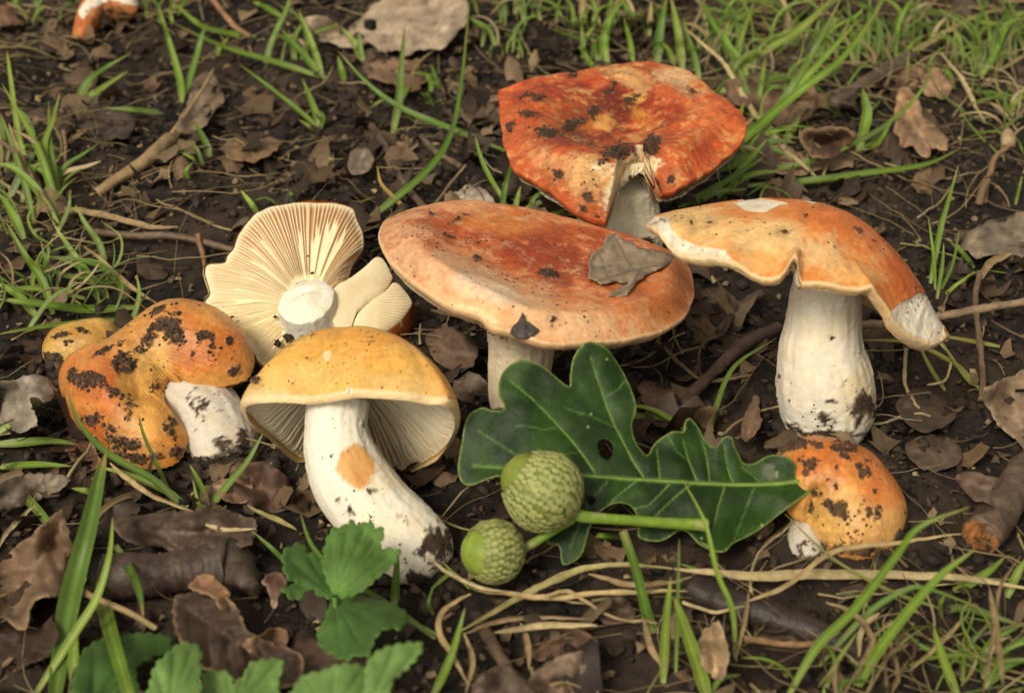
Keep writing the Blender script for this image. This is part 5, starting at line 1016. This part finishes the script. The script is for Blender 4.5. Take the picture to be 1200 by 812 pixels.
# left edge
r = tuft('dense tuft of green blades at the left edge, beside the half buried button', [([(165, 346), (120, 330), (75, 322), (40, 308)], 12), ([(158, 360), (100, 362), (40, 355), (-6, 350)], 13), ([(150, 374), (90, 378), (40, 384), (-4, 392)], 11), ([(127, 352), (100, 318), (62, 300)], 10), ([(122, 345), (95, 310), (62, 262)], 11), ([(125, 330), (118, 290), (100, 262), (88, 240)], 9), ([(62, 368), (50, 330), (30, 300), (8, 262)], 11), ([(44, 372), (20, 345), (-6, 330)], 12), ([(150, 350), (130, 320), (95, 305), (40, 300)], 9), ([(100, 350), (60, 340), (20, 338), (-10, 345)], 9), ([(30, 390), (60, 350), (95, 330)], 8)])
tangle(r, 70, 350, 90, 30, 26); extra(r, 60, 350, 8, 40, 80, 60, 7); extra(r, 130, 356, 5, 30, 60, 30, 7, -.6)
r = tuft('upright green tuft at the left edge above the dense tuft', [([(70, 262), (58, 215), (40, 165), (2, 98)], 11), ([(74, 250), (65, 205), (58, 160), (57, 118)], 8), ([(72, 256), (52, 180), (62, 140), (70, 110)], 10), ([(40, 262), (30, 220), (14, 170), (0, 132)], 9), ([(28, 280), (14, 250), (-2, 225)], 12), ([(70, 268), (45, 225), (20, 200), (-4, 190)], 11), ([(40, 165), (30, 140), (12, 122)], 10), ([(36, 210), (22, 160), (12, 90), (8, 60)], 8), ([(66, 275), (80, 245), (82, 222)], 7)])
tangle(r, 40, 255, 60, 50, 20); extra(r, 45, 240, 9, 50, 110, 40, 8); extra(r, 5, 200, 5, 60, 120, 14, 9)
green(r, [(38, 178), (26, 200), (12, 230)], 15, .4, .8, col=srgb(150, 170, 120), taper='straw')
tuft('small pale shoot standing by the folded cap', [([(144, 392), (156, 372), (163, 345), (160, 322)], 8), ([(150, 384), (160, 360), (176, 340)], 5)], pale=.9)
# upper left
tuft('two tall thin blades in the bare soil at upper left', [([(213, 120), (211, 95), (200, 55), (185, 4)], 10), ([(214, 118), (226, 80), (236, 45), (240, 30)], 9)])
tuft('low forked shoot on the soil at upper left', [([(90, 126), (97, 104), (112, 87), (154, 62)], 10), ([(92, 120), (115, 106), (149, 84)], 11), ([(98, 112), (106, 95), (108, 84)], 7)])
tuft('single flat blade lying on the soil at upper left', [([(197, 133), (160, 129), (122, 127)], 10)])
tuft('little forked tuft right of the pale dry sheath', [([(246, 184), (240, 165), (226, 140)], 10), ([(234, 196), (226, 186), (206, 176)], 6), ([(238, 194), (232, 178), (224, 164)], 6), ([(220, 212), (218, 200), (226, 190)], 7)])
r = tuft('long leaning blades crossing the top edge at upper left', [([(375, 90), (320, 72), (262, 55), (202, 27)], 10), ([(300, 44), (262, 38), (232, 28), (196, -4)], 12), ([(380, 92), (352, 60), (330, 35)], 10), ([(378, 88), (365, 50), (350, 12)], 9), ([(310, 80), (318, 50), (336, 10), (340, -6)], 9), ([(330, 20), (310, 8), (296, 2)], 9), ([(252, 70), (258, 55), (268, 44)], 8)])
extra(r, 345, 70, 6, 40, 80, 30, 7)
tuft('bent green sprout with a pale edged blade at upper left', [([(376, 152), (353, 132), (317, 103), (281, 76)], 7), ([(374, 146), (366, 122), (354, 92)], 10), ([(376, 150), (378, 138), (374, 130)], 8), ([(374, 158), (362, 148), (350, 140)], 6)])
tuft('two short blades just behind the gilled cap', [([(303, 252), (294, 238), (282, 223)], 8), ([(326, 240), (312, 232), (298, 235)], 5), ([(345, 238), (342, 230), (339, 224)], 6)])
# upper centre
tuft('very long blade bending down to the big cap, upper centre', [([(424, 262), (457, 237), (500, 200), (527, 160), (540, 100), (551, -4)], 10, .35)])
tuft('long blade arching from the left to the red cap', [([(592, 177), (527, 150), (473, 128), (433, 100), (396, 60)], 9, .5)])
tuft('stout upright blade in the leaf litter at upper centre', [([(460, 158), (468, 115), (470, 80), (475, 28)], 11), ([(480, 90), (474, 110), (464, 125)], 8)])
tuft('small blade right of the stout upright one', [([(515, 108), (510, 92), (505, 74)], 8), ([(432, 128), (440, 122), (452, 116)], 6)])
tuft('short grass blades beside the top grey leaf', [([(424, 74), (416, 52), (400, 32)], 10), ([(426, 76), (422, 55), (421, 36)], 8), ([(404, 96), (400, 82), (396, 66)], 9)])
tuft('yellow sprout with a bud tip behind the big cap', [([(482, 252), (458, 228), (446, 214), (442, 194)], 6)], col=srgb(176, 150, 70))
tuft('pair of thin blades in front of the red cap, left of its stem', [([(598, 248), (572, 204), (562, 180), (556, 156)], 7), ([(588, 248), (592, 220), (604, 176)], 8), ([(603, 250), (606, 234), (610, 218)], 8)])
r = tuft('low dark blades under the red cap beside its stem', [([(600, 243), (633, 254), (668, 244)], 10, .2), ([(612, 246), (640, 236), (672, 240)], 8, .2), ([(620, 248), (626, 232), (640, 222)], 7), ([(678, 252), (650, 250), (620, 256)], 7, .2)])
r = tuft('upright blades just behind the back edge of the red cap', [([(712, 78), (708, 50), (716, 20), (734, -4)], 12), ([(742, 76), (738, 48), (731, 22)], 8), ([(770, 78), (773, 40), (781, -4)], 13), ([(800, 84), (795, 40), (786, -4)], 12), ([(698, 82), (684, 60), (681, 20)], 8), ([(700, 84), (690, 72), (678, 54)], 10), ([(790, 76), (784, 60), (776, 50)], 8), ([(820, 96), (812, 60), (800, 28)], 9)])
extra(r, 700, 70, 8, 30, 70, 40, 8); extra(r, 760, 40, 8, 30, 70, 60, 8)
# right of the red cap
r = tuft('large tuft of long blades fanning out right of the red cap', [([(842, 115), (883, 67), (933, 37), (978, -4)], 15, .6), ([(868, 182), (910, 130), (950, 67), (988, -6)], 14, .6), ([(838, 192), (877, 157), (933, 110), (987, 68), (1036, 2)], 13, .6), ([(900, 142), (930, 105), (955, 80), (1006, 24)], 12, .6), ([(864, 78), (843, 40), (814, -6)], 10), ([(860, 78), (868, 45), (886, -4)], 10), ([(873, 206), (920, 196), (967, 183), (1033, 150), (1077, 110), (1098, 68)], 9, .3), ([(872, 218), (943, 212), (1013, 203), (1083, 193), (1126, 174)], 10, .2), ([(842, 232), (870, 197), (900, 162)], 11, .5), ([(796, 244), (850, 213), (896, 184)], 10, .3), ([(920, 168), (928, 152), (938, 136)], 11), ([(880, 140), (875, 110), (866, 80)], 11), ([(885, 135), (890, 110), (897, 68)], 9), ([(850, 180), (862, 150), (872, 120)], 11), ([(838, 200), (866, 190), (892, 160)], 12), ([(846, 222), (880, 205), (915, 200)], 11, .2), ([(812, 240), (840, 225), (876, 222)], 10, .2)])
tangle(r, 880, 190, 70, 60, 26); extra(r, 850, 200, 9, 30, 80, 40, 9, .4); extra(r, 880, 120, 8, 40, 110, 40, 9, .3)
tuft('broad short shoot behind the long arching blade, upper right', [([(1006, 178), (1016, 135), (1014, 118), (1011, 104)], 14), ([(1010, 176), (1030, 164), (1046, 138)], 11)])
tuft('blade standing in the straw at the far upper right', [([(1145, 97), (1166, 62), (1189, 10)], 9), ([(1118, 104), (1110, 84), (1090, 82), (1070, 70)], 8, .2), ([(1135, 106), (1165, 110), (1204, 114)], 7, .1)])
r = tuft('thin upright blades right of the drooping cap', [([(1090, 332), (1102, 270), (1110, 240), (1123, 194)], 8, .8), ([(1096, 340), (1094, 300), (1088, 255)], 5, .8), ([(1100, 345), (1116, 310), (1124, 270)], 5, .8), ([(1104, 350), (1118, 336), (1142, 318)], 6, .5), ([(1098, 350), (1104, 312), (1106, 285)], 6, .8), ([(1142, 314), (1128, 296), (1112, 282)], 8, .2)])
# background grass along the top
k = 0
for (lab, cx, cy, n, h0, h1, sp) in [
    ('blurred grass clump at the top edge, right of the grey leaf', 610, 18, 8, 35, 90, 50), ('grass clump at the top edge above the red cap', 690, 34, 9, 40, 90, 40), ('grass clump behind the red cap at its right top corner', 850, 60, 11, 50, 120, 50),
    ('grass clump at the top edge left of the thick pale straw', 935, 60, 11, 50, 120, 60), ('grass clump around the fallen twig at top right', 1010, 76, 11, 50, 120, 60), ('grass clump at the top edge right of the thick straw', 1070, 56, 11, 50, 110, 60), ('grass clump in the upper right corner', 1150, 76, 14, 50, 130, 60),
    ('sparse blades at the right edge above the sprout', 1180, 130, 5, 30, 70, 24), ('grass wisps at the top left corner', 40, 20, 5, 25, 50, 50), ('short blurred wisps at the top edge by the broken mushroom', 190, 16, 4, 25, 50, 30), ('short thin tuft just right of the stout upright blade, upper centre', 506, 112, 3, 20, 40, 12), ('faint grass tuft at top centre, left of the red cap', 585, 60, 5, 25, 60, 40)]:
    r = thing('grass_tuft', lab, 'grass', onground(cx, cy), 'grass tufts growing through the soil'); extra(r, cx, cy, n, h0, h1, sp, 7); extra(r, cx, cy+8, n, h0*.7, h1*.8, sp*1.2, 5.5); k += 1
    if cx > 800: tangle(r, cx, cy+25, sp*1.5, 45, 14)
# lower left
tuft('three broad blades at the left edge under the small button', [([(-8, 512), (20, 490), (38, 477), (56, 466)], 10), ([(-8, 521), (40, 517), (66, 517), (92, 521)], 14, .4), ([(-6, 548), (40, 544), (84, 546)], 11, .1), ([(-6, 500), (15, 478), (30, 460)], 9)])
tuft('single broad blade pointing down at the left edge', [([(-6, 552), (37, 590), (62, 620), (88, 648)], 13, .6)])
tuft('long thin blades lying over the folded cap', [([(215, 596), (180, 562), (125, 530), (93, 495), (78, 455)], 10, .75), ([(220, 594), (190, 572), (150, 556), (112, 546)], 10, .6), ([(198, 574), (182, 540), (168, 508), (162, 484)], 6, .8), ([(205, 580), (160, 560), (130, 548)], 9)])
tuft('forked blade in front of the folded cap stem', [([(246, 602), (248, 592), (268, 566), (290, 540), (310, 504)], 11, .75), ([(246, 600), (236, 570), (222, 544)], 8, .7), ([(243, 604), (232, 588), (226, 562)], 6)])
rb = thing('grass_tuft', 'broad hairy grass leaf wrapped by a dry tan ribbon, lower left', 'grass', onground(62, 830), 'grass tufts growing through the soil')
green(rb, [(62, 830), (78, 720), (92, 660), (104, 615), (116, 560), (124, 530)], 30, .3, .7, 2, .6, .6, 'blade', 0, .0, srgb(96, 124, 50))
green(rb, [(40, 815), (87, 742), (113, 700), (128, 650), (132, 606)], 13, .4, 1.0, 3, .1, .4)
green(rb, [(120, 702), (128, 735), (138, 770), (152, 818)], 24, .3, 1.3, 0, .1, .3, 'straw')
green(rb, [(135, 638), (150, 664), (162, 690), (168, 722)], 13, .2, 1.6, 2, .9, .4)
green(rb, [(118, 560), (112, 575), (84, 572)], 14, .6, 1.0, 3, .1, .3)
green(rb, [(170, 577), (140, 584), (112, 606), (92, 645), (84, 678), (104, 697), (150, 717), (182, 736)], 11, .3, 1.1, 0, 0, .6, 'straw', 0, .0, TANS[0], 'dry_ribbon')
green(rb, [(92, 812), (86, 770), (90, 730)], 18, .3, .6, 1, 0, .3)
tuft('light green stalk with blade in front of the white stem, lower left', [([(510, 748), (464, 714), (400, 674), (366, 640), (352, 602)], 9, .8), ([(516, 745), (470, 722), (440, 700)], 6)])
tuft('short blade pointing left of the leaflet, lower left', [([(336, 660), (318, 642), (295, 622)], 7)])
tuft('bright blade between the leaflets and the white stem', [([(462, 712), (464, 680), (466, 645)], 12, .8), ([(446, 652), (470, 640), (484, 624)], 10, .7)])
tuft('slender blades at the foot of the small acorn', [([(505, 690), (530, 672), (550, 690)], 6), ([(560, 692), (536, 676), (520, 660)], 7), ([(508, 720), (502, 706), (508, 686)], 6)])
# bottom centre
tuft('pale green sheath leaning at the bottom centre', [([(506, 818), (528, 770), (545, 712)], 12, .7)])
tuft('bright stubby blade standing below the oak leaf', [([(766, 742), (757, 715), (745, 667), (730, 622)], 16, .75)], taper='straw')
tuft('cut green stub lying left of the stubby blade', [([(730, 630), (714, 628), (698, 627)], 10, .3)], taper='straw')
tuft('bright upright blade at the bottom right of the stubby one', [([(777, 800), (780, 735), (786, 676)], 13, .85), ([(792, 790), (794, 710), (796, 632)], 6, .8)])
tuft('slim branching green stem crossing the oak leaf tip', [([(862, 775), (858, 715), (840, 670), (826, 612), (800, 562)], 8, .7), ([(842, 673), (820, 668), (796, 660)], 6), ([(842, 660), (836, 645), (820, 634)], 5), ([(834, 500), (838, 480), (860, 430), (910, 396)], 8, .35)])
tuft('wide bright blade at the bottom edge, right of centre', [([(832, 826), (818, 780), (800, 728), (790, 700)], 20, .85), ([(830, 815), (845, 795), (868, 790)], 8)])
tuft('thin blade lying over the oak leaf with two tips', [([(830, 520), (800, 500), (760, 478), (706, 474)], 9, .7), ([(805, 500), (780, 490), (742, 488), (724, 505)], 10, .7)])
r = tuft('long blurred blades rising in front at lower right', [([(920, 822), (957, 758), (1001, 714), (1048, 654), (1078, 617), (1136, 594)], 13, .95), ([(994, 822), (1035, 754), (1095, 681), (1143, 643)], 15, .95), ([(960, 780), (1014, 721), (1055, 694), (1085, 689), (1158, 716)], 9, .7), ([(965, 812), (978, 780), (1005, 740)], 8, .8)])
r = tuft('tangled green blades in the lower right corner', [([(1116, 692), (1135, 684), (1160, 668), (1179, 651)], 13, .6), ([(1210, 774), (1135, 771), (1088, 761), (1060, 740)], 9, .4), ([(1124, 820), (1105, 771), (1094, 735)], 14, .8), ([(1100, 716), (1130, 712), (1165, 722), (1204, 735)], 11, .4), ([(1150, 770), (1170, 745), (1204, 728)], 12, .5), ([(1104, 724), (1102, 708), (1108, 695)], 8), ([(1160, 800), (1180, 780), (1210, 770)], 12, .5), ([(1180, 700), (1192, 672), (1206, 650)], 12, .6)])
tangle(r, 1090, 790, 150, 60, 40, 5); extra(r, 1150, 800, 8, 40, 110, 60, 9); extra(r, 1010, 812, 5, 40, 90, 40, 8, .3)
tuft('yellow green stems to the right of the tall white stem', [([(1147, 455), (1120, 427), (1067, 402), (1003, 398)], 7, .4), ([(1108, 458), (1090, 430), (1073, 396)], 7, .5), ([(1172, 406), (1130, 398), (1100, 393)], 7, .2), ([(1146, 454), (1130, 440), (1098, 392)], 6)], col=srgb(140, 140, 62))
tuft('thin stalk running under the small egg shaped cap', [([(1100, 712), (1055, 697), (1008, 674), (967, 647), (920, 602)], 6, .5)], col=srgb(126, 130, 66))
tuft('narrow blades at the right edge beside the sprout', [([(1190, 240), (1194, 222), (1198, 205)], 5), ([(1120, 335), (1150, 318), (1180, 320)], 4)])

# ------------------------------------------------------------------ dry straws
def straw(label, pts, w, lift=(.5, .5), t=0, n=44, flat=True, col=None):
    P = trace(pts, lift, n); P[:, 2] += .05*fbm(P, .8, 2, len(label)); wc = w*float(pxcm(P[n//2])); c0 = TANS[t % 5] if col is None else col
    if flat: V, F, s, mid = strip(P, wc, .7, taper='both', twist=rng.normal(0, .8))
    else: V, F = tube(P, wc*.5*np.linspace(1, .7, n), 8)
    V = V+.012*np.stack([fbm(V, .2, 2, i) for i in range(3)], -1)
    c = np.tile(np.asarray(c0)*rng.uniform(.85, 1.05), (len(V), 1))*(1+.25*fbm(V, .7, 4, 4)[:, None])
    return tag(mk('dry_straw', V, F, M_STRAW, None, {'col': np.clip(c, 0, 1)}, origin=P.mean(0)), label, 'straw', 'dry straws lying on the soil')
ST = [('long pale straw lying across the bottom right', [(790, 668), (870, 673), (934, 672), (1050, 672), (1210, 688)], 12, 2, (.6, .6)), ('thin straw looping over the small egg shaped cap', [(872, 706), (895, 698), (924, 684), (974, 647), (1008, 637), (1055, 635), (1126, 627)], 6, 0, (.6, 1.6)),
    ('bent greenish straw rising to the right below the acorns', [(540, 738), (601, 704), (641, 684), (685, 667), (735, 662), (788, 668)], 10, 4, (.5, .8)), ('straight straw under the acorns joining the long pale one', [(560, 692), (600, 697), (645, 699), (745, 694), (806, 692)], 8, 0, (.5, .7)), ('straw running down from the white stem base to the acorns', [(498, 652), (530, 672), (557, 687), (592, 694)], 6, 2, (1.0, .6)),
    ('lower straw of the bundle below the acorns', [(545, 742), (601, 724), (700, 724)], 6, 1, (.5, .5)), ('tan dry blade bent into a hook at bottom centre', [(552, 696), (522, 712), (514, 735), (530, 770), (550, 804)], 8, 0, (.9, .6)), ('short twisted straw hanging below the bundle', [(610, 728), (618, 752), (620, 784)], 7, 1, (.6, .4)), ('crossing straw left of the twisted one', [(543, 740), (554, 772), (546, 812)], 6, 0, (.7, .5)),
    ('flat straw across the leaf at bottom centre', [(580, 740), (640, 732), (700, 734)], 8, 2, (.7, .7)), ('pale thin straw loop at bottom centre', [(640, 700), (670, 694), (700, 712), (730, 726), (770, 730)], 5, 0, (.7, .5)), ('tan ribbon at the foot of the stubby green blade', [(752, 722), (764, 760), (776, 780)], 8, 1, (.8, .5)),
    ('straw leaving the long pale one towards the bottom left', [(690, 672), (740, 682), (800, 680)], 7, 1, (.6, .6)), ('pale stalk crossing the tuft right of the red cap', [(800, 33), (847, 73), (883, 130), (923, 177), (957, 207)], 6, 2, (1.2, .3)), ('thick pale straw arching across the top right', [(1006, 94), (1083, 53), (1150, 17), (1210, 12)], 9, 4, (.7, .8)), ('thin pale straw hooked over the tan leaf at top right', [(1103, 62), (1127, 93), (1140, 118), (1154, 144)], 6, 2, (1.2, .4)),
    ('tan straw in the left edge grass', [(10, 145), (18, 170), (35, 205), (55, 240), (62, 262)], 6, 0, (1.5, .6)), ('bundle of tan straw under the left edge grass', [(14, 243), (90, 245), (160, 262), (208, 266)], 9, 1, (.4, .4)), ('tan dry blade behind the folded cap', [(98, 288), (140, 325), (165, 345), (196, 360)], 8, 0, (.7, .6)), ('thin dry stem in the soil at centre left', [(72, 130), (76, 165), (77, 190)], 5, 1, (.3, .4)),
    ('pale dry stalk lying left of the leaflets', [(128, 540), (150, 560), (177, 580), (238, 604)], 7, 0, (1.2, .6)), ('tan straw tip running to the rolled dark leaf', [(238, 612), (262, 620), (300, 620)], 6, 2, (1.0, .8)), ('thin pale straw at the left edge', [(-6, 645), (18, 612), (40, 590)], 6, 2, (.9, .7)), ('dry green stalk between rolled leaf and white stem', [(290, 592), (320, 606), (348, 622)], 6, 4, (.6, .6)),
    ('tan straw beside the oak leaf and root', [(770, 400), (800, 430), (830, 446), (880, 440)], 5, 1, (.4, .4)), ('fine root thread left of the tall white stem', [(845, 512), (870, 490), (905, 476), (936, 473)], 4, 1, (.4, .6)), ('pale thread root in the soil right of the white stem', [(1022, 496), (1050, 490), (1076, 484), (1090, 488)], 4, 2, (.3, .3)), ('looping pale root below the drooping cap', [(1062, 410), (1060, 445), (1070, 470), (1078, 480)], 5, 2, (.5, .2)), ('curved pale straw under the drooping cap tip', [(1100, 400), (1114, 420), (1108, 445), (1086, 452)], 4, 2, (.7, .3)),
    ('crinkled dry strip in the right hand litter', [(1148, 330), (1160, 310), (1186, 296)], 9, 1, (.9, 1.0)), ('dry stalk standing in the lower right corner', [(1152, 812), (1165, 740), (1172, 690), (1196, 650)], 6, 1, (1.8, 1.6)), ('tan stem crossing the lower right corner tangle', [(1160, 690), (1166, 730), (1176, 800)], 8, 1, (2.0, 1.4)), ('hooked tan straw at lower right', [(968, 704), (1000, 720), (1018, 740), (1020, 758), (990, 810)], 8, 1, (1.2, 1.0)), ('tan straw curling at the bottom right', [(1030, 718), (1010, 740), (1006, 768)], 7, 2, (1.0, .6)), ('straw running to the bottom edge at lower right', [(1065, 752), (1042, 768), (1016, 812)], 7, 0, (.8, .8)), ('straw crossing the dark root end', [(1132, 722), (1100, 756), (1066, 785)], 6, 0, (.9, .8)), ('thin straw at the far right of the dark root', [(1040, 740), (1052, 790), (1044, 815)], 6, 1, (.6, .6)), ('pale straw lying near the lower right leaf scrap', [(800, 705), (840, 716), (880, 708)], 5, 2, (.5, .5)),
    ('tan straw standing by the green stem at lower right', [(877, 696), (872, 730), (862, 772)], 6, 1, (.7, .4))]
for (lab, pts, w, t, lf) in ST: straw(lab, pts, w, lf, t, flat=w > 5.5)
# dry seed head on its stalk at the right
sh = thing('seed_sprout', 'withered brown sprout with a pale bud head at the right edge', 'sprout', onground(1147, 240))
P = trace([(1147, 240), (1152, 222), (1160, 205), (1166, 185), (1182, 172)], (.2, 1.6), 24); V, F = tube(P, pxcm(P)*np.linspace(5, 3, 24), 8); mk('stalk', V, F, M_STRAW, sh, {'col': np.tile(srgb(128, 102, 76), (len(V), 1))})
P2 = np.array([P[-1]+(onground(1181, 150, 1.9)-P[-1])*t for t in np.linspace(0, 1, 18)]); V, F = tube(P2, pxcm(P2)*9*np.sin(np.linspace(.25, 1, 18)*PI)**.7+.002, 12); mk('bud', V, F, M_STRAW, sh, {'col': np.tile(srgb(164, 142, 106), (len(V), 1))})

# ------------------------------------------------------------------ soft lobed leaves at the bottom left
def crenate(o, step=13.0, amp=3.8):
    B = catmull(o, 600, True); L_ = np.concatenate([[0], np.cumsum(np.linalg.norm(np.diff(B, axis=0), axis=1))]); n = max(6, int(L_[-1]/step)); ph = L_/L_[-1]*n
    T = nrm(np.roll(B, -1, 0)-np.roll(B, 1, 0)); N_ = np.stack([T[:, 1], -T[:, 0]], -1); N_ = N_*np.sign(((B-B.mean(0))*N_).sum(1).sum())
    return B+N_*(amp*(np.abs(np.sin(ph*PI))**.7-.6))[:, None]
def lobed(label, parts, stalk=None):
    root = thing('leafy_plant', label, 'plant', onground(*parts[0][1]), 'soft green leaves at the bottom left')
    for (o, cen, lift, tilt, colr, seed) in parts:
        Vp, F, ed = leafmesh(crenate(o), 3.0, (), 150, .5); q = np.stack([Vp[:, 0], Vp[:, 1], 0*Vp[:, 0]], -1)
        tips = [np.array(p) for p in o[::2]]; vd = np.full(len(Vp), 1e9)
        for t in tips: vd = np.minimum(vd, segdist(Vp, [np.array(cen), np.array(cen)*.15+t*.85]))
        d0 = np.hypot(Vp[:, 0]-cen[0], Vp[:, 1]-cen[1])
        h = lift+tilt[0]*(Vp[:, 0]-cen[0])*.02+tilt[1]*(cen[1]-Vp[:, 1])*.02+.08*fbm(q, 40, 2, seed)+.04*np.clip(vd/7, 0, 1)-.25*(d0/70)**2
        P = onground(Vp[:, 0], Vp[:, 1], np.maximum(h, .1)); c = lerp(np.asarray(colr)*1.35, np.asarray(colr), sstep(.2, 2.0, vd)[:, None])*(1+.2*fbm(P, .7, 4, seed)[:, None])
        c = lerp(np.asarray(colr)*1.3, c, sstep(.2, 1.8, ed)[:, None])
        thicken(mk('leaflet', P, F, M_GREEN, root, {'col': np.clip(c, 0, 1)}), .03)
    if stalk:
        P = trace(stalk[0], stalk[1], 26); V, F = tube(P, pxcm(P)*stalk[2]*.5, 8); mk('stalk', V, F, M_GREEN, root, {'col': np.tile(srgb(110, 140, 70), (len(V), 1))})
G1, G2, G3 = srgb(92, 126, 58), srgb(110, 142, 74), srgb(80, 114, 54)
lobed('three lobed green leaf in front of the white curved stem', [
    ([(392, 700), (376, 698), (362, 690), (350, 702), (338, 699), (331, 690), (346, 684), (334, 674), (331, 648), (340, 641), (353, 636), (361, 647), (372, 650), (382, 662), (392, 682)], (392, 700), 1.5, (-.4, .3), G3, 1),
    ([(394, 698), (384, 682), (378, 660), (382, 636), (390, 620), (402, 617), (411, 610), (421, 615), (433, 611), (440, 618), (450, 620), (448, 632), (446, 643), (458, 642), (469, 646), (464, 658), (450, 670), (430, 688), (410, 699)], (394, 700), 1.6, (.2, .7), G1, 2),
    ([(392, 700), (412, 697), (440, 702), (462, 708), (478, 722), (470, 736), (452, 737), (440, 748), (432, 768), (418, 768), (405, 773), (388, 767), (372, 752), (378, 730)], (392, 702), 1.3, (.2, -.2), G3, 3)], ([(392, 700), (398, 740), (420, 780)], (1.5, .2), 6))
lobed('bright scalloped leaf at the bottom edge, left one', [([(172, 830), (176, 800), (182, 780), (196, 765), (206, 757), (216, 753), (228, 755), (236, 764), (234, 778), (238, 784), (232, 796), (236, 806), (228, 830)], (200, 834), 1.9, (0, .5), G2, 4)])
lobed('bright scalloped leaf at the bottom edge, with three rounded lobes', [([(228, 830), (234, 806), (242, 788), (256, 786), (268, 788), (274, 800), (286, 790), (292, 778), (304, 774), (318, 772), (331, 773), (330, 786), (326, 800), (318, 830)], (274, 836), 1.7, (0, .4), G2, 5)])
lobed('blurred green leaf at the bottom edge, nearest the middle', [([(340, 830), (348, 800), (360, 790), (378, 786), (396, 779), (414, 778), (428, 783), (432, 800), (430, 830)], (388, 838), 2.3, (0, .4), G2, 6), ([(424, 830), (428, 800), (430, 778), (444, 762), (466, 755), (482, 753), (496, 755), (488, 772), (474, 786), (460, 800), (452, 830)], (430, 836), 2.5, (.2, .5), G2, 7)])
lobed('flat dark green leaf under the broad grass at the bottom left', [([(88, 830), (92, 775), (112, 752), (140, 745), (170, 742), (198, 746), (200, 760), (176, 772), (160, 784), (158, 830)], (110, 830), .9, (0, .2), G3, 8)])
